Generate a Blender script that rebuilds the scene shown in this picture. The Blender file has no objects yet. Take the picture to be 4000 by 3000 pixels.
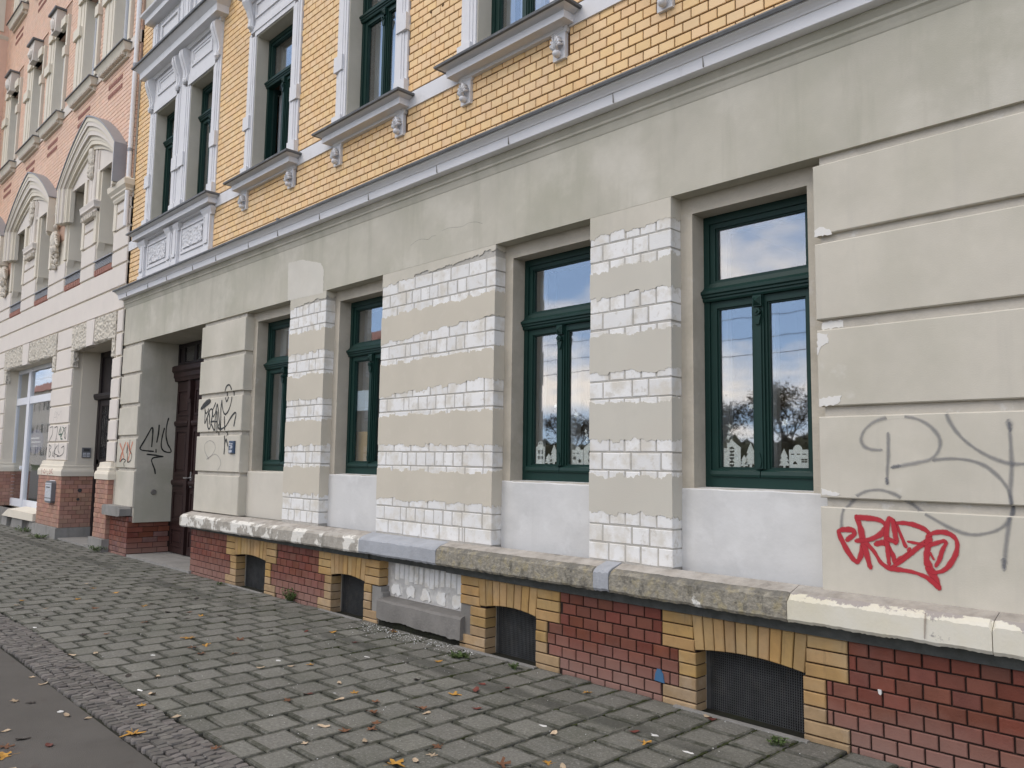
import bpy, math, random
from mathutils import Vector, Matrix
random.seed(7)
R = math.radians
scene = bpy.context.scene
COL = scene.collection

# ------------------------------------------------------------------ camera
CAM = Vector((0.0, -4.30, 1.48))
YAW, PIT, ROL, FPX = 0.800517236, 0.0982475582, 0.0144382393, 3102.42117
_f = Vector((-math.sin(YAW)*math.cos(PIT), math.cos(YAW)*math.cos(PIT), math.sin(PIT)))
_r0 = _f.cross(Vector((0, 0, 1))).normalized()
_u0 = _r0.cross(_f)
_r = math.cos(ROL)*_r0 + math.sin(ROL)*_u0
_u = -math.sin(ROL)*_r0 + math.cos(ROL)*_u0
cd = bpy.data.cameras.new('camera')
cam = bpy.data.objects.new('camera', cd)
COL.objects.link(cam)
cd.sensor_width = 36.0
cd.lens = 36.0*FPX/4000.0
cd.clip_end = 2000
cd.clip_start = 0.05
M = Matrix((( _r.x, _u.x, -_f.x, CAM.x), (_r.y, _u.y, -_f.y, CAM.y), (_r.z, _u.z, -_f.z, CAM.z), (0, 0, 0, 1)))
cam.matrix_world = M
scene.camera = cam

# ------------------------------------------------------------------ world, sun, exposure
SUN_EL, SUN_AZ = R(42), R(205)      # high, behind thin cloud, over the street
world = bpy.data.worlds.new('World')
scene.world = world
world.use_nodes = True
nt = world.node_tree
nt.nodes.clear()
def wn(t, **k):
    n = nt.nodes.new(t)
    for a, b in k.items(): setattr(n, a, b)
    return n
w_out = wn('ShaderNodeOutputWorld'); w_bg = wn('ShaderNodeBackground')
w_sky = wn('ShaderNodeTexSky'); w_sky.sky_type = 'NISHITA'; w_sky.sun_disc = False
w_sky.sun_elevation = SUN_EL; w_sky.sun_rotation = SUN_AZ
w_sky.air_density = 0.8; w_sky.dust_density = 0.15; w_sky.ozone_density = 3.0
w_tc = wn('ShaderNodeTexCoord'); w_sep = wn('ShaderNodeSeparateXYZ'); w_comb = wn('ShaderNodeCombineXYZ')
w_add = wn('ShaderNodeMath', operation='ADD'); w_add.inputs[1].default_value = 0.22
w_dx = wn('ShaderNodeMath', operation='DIVIDE'); w_dy = wn('ShaderNodeMath', operation='DIVIDE')
w_noise = wn('ShaderNodeTexNoise'); w_noise.inputs['Scale'].default_value = 1.25
w_noise.inputs['Detail'].default_value = 7; w_noise.inputs['Roughness'].default_value = 0.55
w_ramp = wn('ShaderNodeValToRGB')
w_ramp.color_ramp.elements[0].position = 0.43; w_ramp.color_ramp.elements[1].position = 0.58
w_ramp.color_ramp.elements[0].color = (0.05, 0.05, 0.05, 1)
w_mix = wn('ShaderNodeMix', data_type='RGBA')
w_mix.inputs[7].default_value = (17.0, 15.2, 13.6, 1)
L = nt.links.new
L(w_tc.outputs['Generated'], w_sep.inputs[0])
L(w_sep.outputs['Z'], w_add.inputs[0])
L(w_sep.outputs['X'], w_dx.inputs[0]); L(w_add.outputs[0], w_dx.inputs[1])
L(w_sep.outputs['Y'], w_dy.inputs[0]); L(w_add.outputs[0], w_dy.inputs[1])
L(w_dx.outputs[0], w_comb.inputs[0]); L(w_dy.outputs[0], w_comb.inputs[1])
w_comb.inputs[2].default_value = 3.7
L(w_comb.outputs[0], w_noise.inputs['Vector'])
L(w_noise.outputs['Fac'], w_ramp.inputs[0])
L(w_ramp.outputs[0], w_mix.inputs[0])
w_haze = wn('ShaderNodeMix', data_type='RGBA')          # thin bluish haze veil over the clear sky
w_haze.inputs[0].default_value = 0.62; w_haze.inputs[7].default_value = (5.0, 7.4, 11.6, 1)
L(w_sky.outputs[0], w_haze.inputs[6])
L(w_haze.outputs[2], w_mix.inputs[6])
L(w_mix.outputs[2], w_bg.inputs[0])
w_bg.inputs[1].default_value = 0.10
L(w_bg.outputs[0], w_out.inputs[0])

sd = bpy.data.lights.new('sun', 'SUN'); sd.energy = 0.65; sd.angle = R(22); sd.color = (1, .93, .83)
sun = bpy.data.objects.new('sun', sd); COL.objects.link(sun)
_sd = Vector((math.sin(SUN_AZ)*math.cos(SUN_EL), math.cos(SUN_AZ)*math.cos(SUN_EL), math.sin(SUN_EL)))
sun.rotation_euler = _sd.to_track_quat('Z', 'Y').to_euler()
sun.location = (0, -20, 30)
scene.view_settings.view_transform = 'Standard'
scene.view_settings.look = 'None'
scene.view_settings.gamma = 1
scene.view_settings.use_curve_mapping = False
scene.view_settings.exposure = 0.40

# ------------------------------------------------------------------ pixel (4000x3000 photo) -> place
def ray(px, py):
    return _f + _r*((px-2000)/FPX) - _u*((py-1500)/FPX)
def on_y(pts, y, o=(0, 0), s=1.0):
    out = []
    for a, b in pts:
        d = ray(o[0]+a/s, o[1]+b/s); t = (y-CAM.y)/d.y
        q = CAM+d*t; out.append((q.x, q.z))
    return out
def on_x(pts, x, o=(0, 0), s=1.0):
    out = []
    for a, b in pts:
        d = ray(o[0]+a/s, o[1]+b/s); t = (x-CAM.x)/d.x
        q = CAM+d*t; out.append((q.y, q.z))
    return out
def on_z(pts, z=0.0, o=(0, 0), s=1.0):
    out = []
    for a, b in pts:
        d = ray(o[0]+a/s, o[1]+b/s); t = (z-CAM.z)/d.z
        q = CAM+d*t; out.append((q.x, q.y))
    return out
def to_px(p):
    d = Vector(p)-CAM; w = d.dot(_f)
    if w < 0.05: return None
    return (2000+FPX*d.dot(_r)/w, 1500-FPX*d.dot(_u)/w, w)
def seen(p, m=0):
    q = to_px(p)
    return q is not None and -m < q[0] < 4000+m and -m < q[1] < 3000+m

# ------------------------------------------------------------------ materials
MT = {}
def mat(name, base, rough=0.85, var=0.08, scale=3.0, bump=0.15, bscale=90.0, rnd=0.0, rhue=0.0,
        patch=None, patch2=None, spec=0.3, metal=0.0, streak=None, detail=6, coat=0.0):
    m = bpy.data.materials.new(name); m.use_nodes = True
    t = m.node_tree; N = t.nodes; K = t.links.new
    b = N['Principled BSDF']
    b.inputs['Roughness'].default_value = rough
    b.inputs['Metallic'].default_value = metal
    b.inputs['Specular IOR Level'].default_value = spec
    if coat: b.inputs['Coat Weight'].default_value = coat
    g = N.new('ShaderNodeNewGeometry')
    n1 = N.new('ShaderNodeTexNoise'); n1.inputs['Scale'].default_value = scale
    n1.inputs['Detail'].default_value = detail; n1.inputs['Roughness'].default_value = 0.6
    K(g.outputs['Position'], n1.inputs['Vector'])
    hsv = N.new('ShaderNodeHueSaturation')
    mr = N.new('ShaderNodeMapRange')
    mr.inputs[1].default_value = 0.25; mr.inputs[2].default_value = 0.75
    mr.inputs[3].default_value = 1-var; mr.inputs[4].default_value = 1+var
    K(n1.outputs['Fac'], mr.inputs[0])
    val = mr.outputs[0]
    if rnd or rhue:
        oi = N.new('ShaderNodeObjectInfo'); ad = N.new('ShaderNodeMath'); ad.operation = 'ADD'
        K(oi.outputs['Random'], ad.inputs[0]); K(g.outputs['Random Per Island'], ad.inputs[1])
        wn_ = N.new('ShaderNodeTexWhiteNoise'); wn_.noise_dimensions = '1D'
        K(ad.outputs[0], wn_.inputs['W'])
        m2 = N.new('ShaderNodeMapRange'); m2.inputs[3].default_value = 1-rnd; m2.inputs[4].default_value = 1+rnd
        K(wn_.outputs['Value'], m2.inputs[0])
        mu = N.new('ShaderNodeMath'); mu.operation = 'MULTIPLY'
        K(val, mu.inputs[0]); K(m2.outputs[0], mu.inputs[1]); val = mu.outputs[0]
        if rhue:
            sp = N.new('ShaderNodeSeparateColor'); K(wn_.outputs['Color'], sp.inputs[0])
            m3 = N.new('ShaderNodeMapRange'); m3.inputs[3].default_value = 0.5-rhue; m3.inputs[4].default_value = 0.5+rhue
            K(sp.outputs[1], m3.inputs[0]); K(m3.outputs[0], hsv.inputs['Hue'])
            m4 = N.new('ShaderNodeMapRange'); m4.inputs[3].default_value = 0.93; m4.inputs[4].default_value = 1.06
            K(sp.outputs[2], m4.inputs[0]); K(m4.outputs[0], hsv.inputs['Saturation'])
    K(val, hsv.inputs['Value'])
    hsv.inputs['Color'].default_value = (*base, 1)
    colr = hsv.outputs[0]
    for pt in (patch, patch2, streak):
        if not pt: continue
        # (colour, scale(s), lo, hi, amount)
        c, sc, lo, hi, am = pt[:5]
        nn = N.new('ShaderNodeTexNoise'); nn.inputs['Detail'].default_value = 8; nn.inputs['Roughness'].default_value = 0.62
        if isinstance(sc, tuple):
            mp = N.new('ShaderNodeMapping'); mp.inputs['Scale'].default_value = sc
            K(g.outputs['Position'], mp.inputs['Vector']); K(mp.outputs[0], nn.inputs['Vector'])
            nn.inputs['Scale'].default_value = 1.0
        else:
            K(g.outputs['Position'], nn.inputs['Vector']); nn.inputs['Scale'].default_value = sc
        r_ = N.new('ShaderNodeMapRange'); r_.inputs[1].default_value = lo; r_.inputs[2].default_value = hi
        r_.inputs[3].default_value = 0; r_.inputs[4].default_value = am
        K(nn.outputs['Fac'], r_.inputs[0])
        mx = N.new('ShaderNodeMix'); mx.data_type = 'RGBA'
        K(r_.outputs[0], mx.inputs[0]); K(colr, mx.inputs[6]); mx.inputs[7].default_value = (*c, 1)
        colr = mx.outputs[2]
    K(colr, b.inputs['Base Color'])
    if bump:
        n2 = N.new('ShaderNodeTexNoise'); n2.inputs['Scale'].default_value = bscale; n2.inputs['Detail'].default_value = 5
        K(g.outputs['Position'], n2.inputs['Vector'])
        bp = N.new('ShaderNodeBump'); bp.inputs['Strength'].default_value = bump; bp.inputs['Distance'].default_value = 0.01
        K(n2.outputs['Fac'], bp.inputs['Height']); K(bp.outputs[0], b.inputs['Normal'])
    MT[name] = m
    return m

mat('plaster', (.50, .475, .40), var=.10, scale=2.6, bump=.14, bscale=130,
    patch=((.385, .375, .295), 0.9, .44, .68, .75), patch2=((.60, .57, .50), 1.3, .52, .68, .6),
    streak=((.36, .345, .275), (5, 5, .6), .52, .74, .6))
mat('plaster_block', (.57, .535, .455), var=.08, scale=2.8, bump=.10, bscale=130,
    patch=((.45, .43, .35), 1.2, .44, .69, .75), patch2=((.70, .68, .63), 2.3, .64, .72, .5),
    streak=((.47, .445, .385), (7, 7, .6), .55, .78, .55))
mat('plaster_groove', (.51, .475, .41), var=.1, scale=4, bump=.2, bscale=90,
    patch=((.33, .31, .27), 5, .48, .68, .6), patch2=((.60, .59, .56), 7, .60, .66, .6))
mat('plaster_reveal', (.48, .44, .365), var=.12, scale=3.5, bump=.35, bscale=45,
    patch=((.33, .30, .24), 2.2, .5, .7, .6), patch2=((.56, .54, .50), 6, .6, .66, .35))
mat('render_band', (.575, .53, .44), var=.05, scale=5, bump=.12, bscale=120,
    patch=((.50, .465, .385), 2.5, .45, .7, .65), patch2=((.66, .61, .53), 9, .55, .8, .4))
mat('render_band_grey', (.555, .53, .46), var=.05, scale=5, bump=.12, bscale=120,
    patch=((.51, .475, .41), 2.5, .45, .7, .6))
mat('repair_white', (.72, .705, .665), var=.05, scale=9, bump=.1)
mat('repair_light', (.60, .575, .51), var=.05, scale=5, bump=.1, patch=((.56, .53, .46), 3, .45, .7, .6))
mat('mortar', (.44, .42, .38), var=.15, scale=20, bump=.5, bscale=120)
mat('recess_render', (.46, .45, .43), var=.15, scale=12, bump=.5, bscale=60, patch=((.66, .65, .62), 7, .5, .6, .7), patch2=((.33, .29, .22), 9, .6, .68, .6))
mat('white_block', (.755, .75, .73), rough=.8, var=.03, scale=9, bump=.12, bscale=80, rnd=.07,
    patch=((.62, .585, .51), 5.5, .47, .62, .85), patch2=((.56, .53, .47), 14, .57, .66, .7))
mat('parapet_white', (.63, .628, .615), rough=.9, var=.04, scale=2.5, bump=.12, bscale=40,
    patch=((.50, .50, .49), (2.2, 2.2, 3.5), .48, .70, .6), patch2=((.69, .69, .68), 5, .56, .66, .5), streak=((.46, .45, .42), (9, 9, .8), .60, .78, .45))
mat('parapet_cream', (.60, .565, .49), rough=.9, var=.05, scale=2.5, bump=.12, bscale=40,
    patch=((.52, .49, .42), 3, .5, .75, .5))
mat('paint_white', (.80, .80, .82), rough=.7, var=.04, scale=3, bump=.06, bscale=70,
    patch=((.60, .60, .60), (3, 3, 9), .58, .8, .4), streak=((.50, .49, .48), (14, 14, 1.2), .64, .82, .4))
mat('paint_trim', (.69, .69, .705), rough=.7, var=.04, scale=4, bump=.05, bscale=90,
    patch=((.50, .50, .50), 4, .52, .76, .6))
mat('lead', (.12, .124, .128), rough=.55, var=.25, scale=6, bump=.2, bscale=30, spec=.4,
    patch=((.22, .23, .23), 8, .5, .7, .6))
mat('yellow_brick', (.80, .55, .285), rough=.55, var=.05, scale=7, bump=.05, bscale=150, rnd=.055, rhue=.004, spec=.35,
    patch=((.60, .40, .195), 1.1, .52, .76, .55), patch2=((.36, .25, .14), (2.2, 2.2, 1.1), .64, .78, .6))
mat('yellow_mortar', (.12, .066, .028), rough=.95, var=.2, scale=12, bump=.3)
mat('red_brick', (.168, .056, .037), rough=.5, var=.18, scale=9, bump=.2, bscale=90, rnd=.17, rhue=.006, spec=.3,
    patch=((.19, .105, .09), 3.2, .54, .78, .4))
mat('red_brick_dusty', (.19, .098, .085), rough=.8, var=.18, scale=9, bump=.15, bscale=110, rnd=.16, rhue=.006,
    patch=((.27, .20, .18), 6, .50, .75, .6))
mat('red_mortar', (.030, .018, .015), rough=.95, var=.3, scale=30, bump=.4)
mat('ochre_brick', (.40, .255, .105), rough=.6, var=.16, scale=10, bump=.12, bscale=110, rnd=.14, rhue=.005,
    patch=((.21, .13, .06), 5, .50, .70, .75), patch2=((.46, .36, .22), 3, .5, .75, .5), streak=((.16, .11, .065), (16, 16, 3), .58, .74, .6))
mat('ochre_brick_dusty', (.36, .25, .14), rough=.8, var=.16, scale=10, bump=.2, bscale=90, rnd=.18,
    patch=((.20, .13, .07), 7, .54, .74, .6), patch2=((.45, .37, .28), 4, .5, .72, .6))
mat('ochre_mortar', (.055, .035, .02), rough=.95, var=.3, scale=30, bump=.4)
mat('ledge_moss', (.265, .245, .20), var=.4, scale=30, bump=1.0, bscale=45,
    patch=((.34, .295, .18), 16, .50, .64, .7), patch2=((.10, .095, .08), (13, 13, 8), .54, .64, .85),
    streak=((.68, .67, .62), 6.5, .65, .68, .9))
mat('ledge_peeling', (.36, .335, .29), var=.25, scale=14, bump=.5, bscale=45,
    patch=((.72, .70, .64), 4.2, .50, .53, .95), patch2=((.20, .19, .16), 6, .6, .72, .8))
mat('ledge_cream', (.64, .60, .475), var=.05, scale=4, bump=.12, bscale=60,
    patch=((.69, .67, .61), 1.5, .45, .65, .7), patch2=((.30, .28, .26), (7, 7, 7), .66, .685, .95))
mat('ledge_grey', (.36, .375, .40), var=.12, scale=6, bump=.3, bscale=60, patch=((.26, .27, .28), 5, .5, .75, .6))
mat('ledge_top', (.36, .33, .29), var=.25, scale=12, bump=.5, bscale=45, patch=((.50, .47, .43), 4, .48, .66, .7),
    patch2=((.17, .16, .14), 7, .58, .7, .8))
def splash(name, colr, lo, hi, am, wob=.30):
    m = MT[name]; t = m.node_tree; N = t.nodes; K = t.links.new; b = N['Principled BSDF']
    src = b.inputs['Base Color'].links[0].from_socket
    g = N.new('ShaderNodeNewGeometry'); sp = N.new('ShaderNodeSeparateXYZ'); K(g.outputs['Position'], sp.inputs[0])
    no = N.new('ShaderNodeTexNoise'); no.inputs['Scale'].default_value = 3.2; no.inputs['Detail'].default_value = 9; no.inputs['Roughness'].default_value = .68
    K(g.outputs['Position'], no.inputs['Vector'])
    ma = N.new('ShaderNodeMath'); ma.operation = 'MULTIPLY_ADD'; ma.inputs[1].default_value = wob; K(no.outputs['Fac'], ma.inputs[0]); K(sp.outputs['Z'], ma.inputs[2])
    mr = N.new('ShaderNodeMapRange'); mr.inputs[1].default_value = lo+wob/2; mr.inputs[2].default_value = hi+wob/2; mr.inputs[4].default_value = am; K(ma.outputs[0], mr.inputs[0])
    mx = N.new('ShaderNodeMix'); mx.data_type = 'RGBA'; K(mr.outputs[0], mx.inputs[0]); K(src, mx.inputs[6]); mx.inputs[7].default_value = (*colr, 1)
    K(mx.outputs[2], b.inputs['Base Color'])
    r0 = N.new('ShaderNodeMapRange'); r0.inputs[3].default_value = b.inputs['Roughness'].default_value; r0.inputs[4].default_value = .95
    K(mr.outputs[0], r0.inputs[0]); K(r0.outputs[0], b.inputs['Roughness'])
splash('red_brick', (.28, .175, .145), .30, .02, .75)
splash('ochre_brick', (.30, .225, .145), .20, .0, .6)
def worn_edge(name, grey, lo, hi, am):
    m = MT[name]; t = m.node_tree; N = t.nodes; K = t.links.new; b = N['Principled BSDF']
    src = b.inputs['Base Color'].links[0].from_socket
    g = N.new('ShaderNodeNewGeometry'); sp = N.new('ShaderNodeSeparateXYZ'); K(g.outputs['Position'], sp.inputs[0])
    no = N.new('ShaderNodeTexNoise'); no.inputs['Scale'].default_value = 7; no.inputs['Detail'].default_value = 9; no.inputs['Roughness'].default_value = .7
    K(g.outputs['Position'], no.inputs['Vector'])
    ma = N.new('ShaderNodeMath'); ma.operation = 'MULTIPLY_ADD'; ma.inputs[1].default_value = .22; K(no.outputs['Fac'], ma.inputs[0]); K(sp.outputs['Z'], ma.inputs[2])
    mr = N.new('ShaderNodeMapRange'); mr.inputs[1].default_value = lo; mr.inputs[2].default_value = hi; mr.inputs[4].default_value = am; K(ma.outputs[0], mr.inputs[0])
    mx = N.new('ShaderNodeMix'); mx.data_type = 'RGBA'; K(mr.outputs[0], mx.inputs[0]); K(src, mx.inputs[6]); mx.inputs[7].default_value = (*grey, 1)
    K(mx.outputs[2], b.inputs['Base Color'])
worn_edge('ledge_cream', (.33, .30, .28), .885, .892, .95)
worn_edge('ledge_moss', (.13, .125, .11), .862, .90, .8)
worn_edge('ledge_peeling', (.40, .375, .335), .878, .886, .9)
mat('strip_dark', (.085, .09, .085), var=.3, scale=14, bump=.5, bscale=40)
mat('concrete', (.27, .262, .245), var=.2, scale=6, bump=.4, bscale=60, patch=((.16, .155, .145), 3, .5, .7, .7),
    streak=((.12, .115, .105), (9, 9, 1.0), .55, .75, .6))
mat('concrete_dark', (.20, .19, .175), var=.25, scale=6, bump=.5, bscale=50, patch=((.10, .095, .085), 3, .5, .7, .7))
mat('green_paint', (.0065, .032, .026), rough=.5, var=.12, scale=6, bump=.03, bscale=60, spec=.3)
mat('green_dark', (.006, .022, .019), rough=.5, var=.1, scale=6, bump=0)
mat('door_brown', (.026, .012, .011), rough=.5, var=.3, scale=5, bump=.1, bscale=40, patch=((.045, .024, .021), (3, 3, 14), .55, .75, .5))
mat('door_dark', (.022, .017, .018), rough=.5, var=.3, scale=5, bump=.1, bscale=40)
mat('metal_dark', (.085, .088, .09), rough=.5, var=.25, scale=12, bump=.1, metal=.4, patch=((.16, .15, .13), 9, .55, .75, .5))
mat('steel', (.55, .55, .56), rough=.35, var=.1, scale=9, bump=0, metal=.9)
mat('zinc', (.30, .305, .32), rough=.5, var=.08, scale=4, bump=.05, metal=.3)
mat('room_wall', (.17, .155, .14), var=.05, bump=0)
mat('room_red', (.14, .03, .035), var=.1, bump=0)
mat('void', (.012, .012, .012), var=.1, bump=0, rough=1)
mat('curtain', (.55, .56, .56), var=.06, scale=6, bump=0)
mat('casement_white', (.60, .62, .64), var=.03, bump=0, rough=.5)
mat('pvc_white', (.74, .76, .80), var=.03, bump=0, rough=.4)
mat('paper', (.88, .90, .88), var=.03, scale=20, bump=0, rough=.9)
mat('paper_blue', (.60, .70, .80), var=.02, bump=0, rough=.9)
mat('cardboard', (.52, .36, .17), var=.06, scale=12, bump=.05)
mat('number_blue', (.045, .075, .13), rough=.4, var=.1, bump=0)
mat('sign_blue', (.02, .035, .16), rough=.4, var=.1, bump=0)
mat('mark_white', (.78, .8, .84), var=.02, bump=0)
mat('mail_grey', (.16, .165, .175), rough=.5, var=.12, bump=.03)
mat('mail_light', (.50, .52, .55), rough=.6, var=.25, scale=30, bump=.03)
mat('pink_brick', (.76, .525, .395), rough=.7, var=.05, scale=5, bump=.05, rnd=.05, rhue=.004)
mat('pink_mortar', (.46, .315, .24), rough=.95, var=.12, scale=12, bump=.2)
mat('terracotta', (.36, .18, .14), rough=.8, var=.15, scale=9, bump=.1)
mat('cream_stucco', (.71, .655, .55), rough=.85, var=.05, scale=2, bump=.08, patch=((.63, .575, .48), 1.4, .5, .75, .5))
mat('cream_pale', (.70, .645, .585), rough=.85, var=.04, scale=2, bump=.06, patch=((.61, .57, .53), 1.6, .52, .8, .5))
mat('cream_carved', (.62, .57, .49), rough=.9, var=.2, scale=25, bump=.9, bscale=40)
mat('plinth_salmon', (.40, .225, .165), rough=.8, var=.12, scale=8, bump=.1, rnd=.16, rhue=.01,
    patch=((.24, .13, .10), 3, .52, .75, .5))
splash('plinth_salmon', (.30, .21, .17), .55, .10, .5)
mat('salmon_mortar', (.20, .12, .09), rough=.95, var=.12, scale=12, bump=.2)
mat('asphalt', (.094, .087, .078), rough=.9, var=.12, scale=2.5, bump=.5, bscale=240,
    patch=((.120, .112, .102), 1.1, .48, .7, .6), patch2=((.072, .052, .046), 2.6, .60, .68, .6))
mat('cobble', (.138, .127, .116), rough=.8, var=.2, scale=25, bump=.35, bscale=90, rnd=.26, rhue=.02)
mat('joint_soil', (.018, .0175, .012), rough=1, var=.4, scale=30, bump=.8, bscale=60, patch=((.028, .034, .013), 2.5, .5, .66, .8))
mat('leaf_yellow', (.45, .24, .045), rough=.7, var=.25, scale=40, bump=.1, rnd=.15, patch=((.24, .11, .03), 60, .5, .66, .7))
mat('leaf_brown', (.16, .075, .040), rough=.8, var=.25, scale=40, bump=.1, rnd=.2, patch=((.26, .13, .06), 50, .5, .7, .6))
mat('leaf_red', (.13, .040, .030), rough=.8, var=.25, scale=40, bump=.1, rnd=.2)
mat('leaf_pale', (.46, .36, .25), rough=.8, var=.2, scale=40, bump=.1, rnd=.2, patch=((.28, .18, .10), 60, .52, .7, .6))
mat('leaf_dark', (.050, .042, .036), rough=.9, var=.25, scale=40, bump=.1, rnd=.2)
mat('weed_green', (.075, .115, .035), rough=.7, var=.25, scale=30, bump=0, rnd=.35)
mat('moss', (.045, .055, .018), rough=1, var=.4, scale=40, bump=.5)
mat('crumb_white', (.62, .62, .60), var=.1, bump=0, rnd=.25)
mat('bark', (.10, .085, .07), var=.3, scale=12, bump=.4)
mat('foliage_dark', (.085, .082, .050), var=.3, scale=4, bump=0, rnd=.4, rhue=.03)
mat('foliage_autumn', (.13, .105, .060), var=.3, scale=4, bump=0, rnd=.4, rhue=.03)
mat('verge', (.06, .075, .03), var=.3, scale=2, bump=.4, bscale=40)
mat('wire', (.02, .02, .02), bump=0, rough=.6)
mat('black_rubber', (.02, .02, .02), bump=0, rough=.7)
mat('spot_blue', (.05, .13, .24), bump=0, var=.1)

def slab_material():
    m = mat('slab', (.160, .157, .137), rough=.88, var=.30, scale=55, bump=.6, bscale=120, rnd=.15, rhue=.01, detail=3,
            patch=((.088, .092, .070), 1.6, .46, .70, .65), patch2=((.32, .31, .29), 75, .58, .66, .75))
    # damp mossy stripe that runs along the slabs half a metre from the wall
    t = m.node_tree; N = t.nodes; K = t.links.new; b = N['Principled BSDF']
    src = b.inputs['Base Color'].links[0].from_socket
    g = N.new('ShaderNodeNewGeometry'); sp = N.new('ShaderNodeSeparateXYZ'); K(g.outputs['Position'], sp.inputs[0])
    no = N.new('ShaderNodeTexNoise'); no.inputs['Scale'].default_value = 2.4; no.inputs['Detail'].default_value = 5
    K(g.outputs['Position'], no.inputs['Vector'])
    a1 = N.new('ShaderNodeMath'); a1.operation = 'ADD'; a1.inputs[1].default_value = 0.575; K(sp.outputs['Y'], a1.inputs[0])
    nm = N.new('ShaderNodeMath'); nm.operation = 'MULTIPLY_ADD'; nm.inputs[1].default_value = 0.22; nm.inputs[2].default_value = -0.11
    K(no.outputs['Fac'], nm.inputs[0])
    a2 = N.new('ShaderNodeMath'); a2.operation = 'ADD'; K(a1.outputs[0], a2.inputs[0]); K(nm.outputs[0], a2.inputs[1])
    ab = N.new('ShaderNodeMath'); ab.operation = 'ABSOLUTE'; K(a2.outputs[0], ab.inputs[0])
    mr = N.new('ShaderNodeMapRange'); mr.inputs[1].default_value = .11; mr.inputs[2].default_value = .06
    mr.inputs[3].default_value = 0; mr.inputs[4].default_value = .62; K(ab.outputs[0], mr.inputs[0])
    # stripe only in patches along the wall
    n2 = N.new('ShaderNodeTexNoise'); n2.inputs['Scale'].default_value = .75; K(g.outputs['Position'], n2.inputs['Vector'])
    m2 = N.new('ShaderNodeMapRange'); m2.inputs[1].default_value = .40; m2.inputs[2].default_value = .5; K(n2.outputs['Fac'], m2.inputs[0])
    mu = N.new('ShaderNodeMath'); mu.operation = 'MULTIPLY'; K(mr.outputs[0], mu.inputs[0]); K(m2.outputs[0], mu.inputs[1])
    mx = N.new('ShaderNodeMix'); mx.data_type = 'RGBA'; K(mu.outputs[0], mx.inputs[0]); K(src, mx.inputs[6])
    mx.inputs[7].default_value = (.042, .043, .036, 1)
    K(mx.outputs[2], b.inputs['Base Color'])
slab_material()
mat('slab_edge', (.118, .116, .098), rough=.9, var=.30, scale=55, bump=.6, bscale=120, rnd=.12, detail=3,
    patch=((.050, .052, .036), 11, .44, .60, .85), patch2=((.27, .265, .25), 75, .62, .70, .6))

def rough_stone():
    m = mat('vermiculated', (.60, .555, .47), rough=.9, var=.08, scale=6, bump=0)
    t = m.node_tree; N = t.nodes; K = t.links.new; b = N['Principled BSDF']
    src = b.inputs['Base Color'].links[0].from_socket
    g = N.new('ShaderNodeNewGeometry'); v = N.new('ShaderNodeTexVoronoi'); v.inputs['Scale'].default_value = 17
    K(g.outputs['Position'], v.inputs['Vector'])
    r_ = N.new('ShaderNodeMapRange'); r_.inputs[1].default_value = .30; r_.inputs[2].default_value = .20; r_.inputs[4].default_value = .6
    K(v.outputs['Distance'], r_.inputs[0])
    mx = N.new('ShaderNodeMix'); mx.data_type = 'RGBA'; K(r_.outputs[0], mx.inputs[0]); K(src, mx.inputs[6]); mx.inputs[7].default_value = (.30, .27, .235, 1)
    K(mx.outputs[2], b.inputs['Base Color'])
    bp = N.new('ShaderNodeBump'); bp.inputs['Strength'].default_value = 1; bp.inputs['Distance'].default_value = .03
    K(v.outputs['Distance'], bp.inputs['Height']); K(bp.outputs[0], b.inputs['Normal'])
rough_stone()

def glass_material(name, ior, tint):
    m = bpy.data.materials.new(name); m.use_nodes = True
    t = m.node_tree; t.nodes.clear(); N = t.nodes; K = t.links.new
    o = N.new('ShaderNodeOutputMaterial'); mx = N.new('ShaderNodeMixShader')
    tr = N.new('ShaderNodeBsdfTransparent'); tr.inputs[0].default_value = (*tint, 1)
    gl = N.new('ShaderNodeBsdfGlossy'); gl.inputs['Roughness'].default_value = 0.02
    gl.inputs['Color'].default_value = (.95, .97, 1, 1)
    fr = N.new('ShaderNodeFresnel')
    g0 = N.new('ShaderNodeNewGeometry'); sel = N.new('ShaderNodeMix'); sel.data_type = 'FLOAT'
    sel.inputs[2].default_value = ior; sel.inputs[3].default_value = 1/ior
    K(g0.outputs['Backfacing'], sel.inputs[0]); K(sel.outputs[0], fr.inputs['IOR'])   # same glass-air boundary from both sides
    no = N.new('ShaderNodeTexNoise'); no.inputs['Scale'].default_value = 1.6
    bp = N.new('ShaderNodeBump'); bp.inputs['Strength'].default_value = .05; bp.inputs['Distance'].default_value = .02
    g = N.new('ShaderNodeNewGeometry'); K(g.outputs['Position'], no.inputs['Vector']); K(no.outputs['Fac'], bp.inputs['Height'])
    K(bp.outputs[0], gl.inputs['Normal'])
    K(fr.outputs[0], mx.inputs[0]); K(tr.outputs[0], mx.inputs[1]); K(gl.outputs[0], mx.inputs[2]); K(mx.outputs[0], o.inputs[0])
    MT[name] = m
glass_material('glass', 2.75, (.97, .985, .98))
glass_material('glass_plain', 1.6, (.97, .98, .98))

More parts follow.
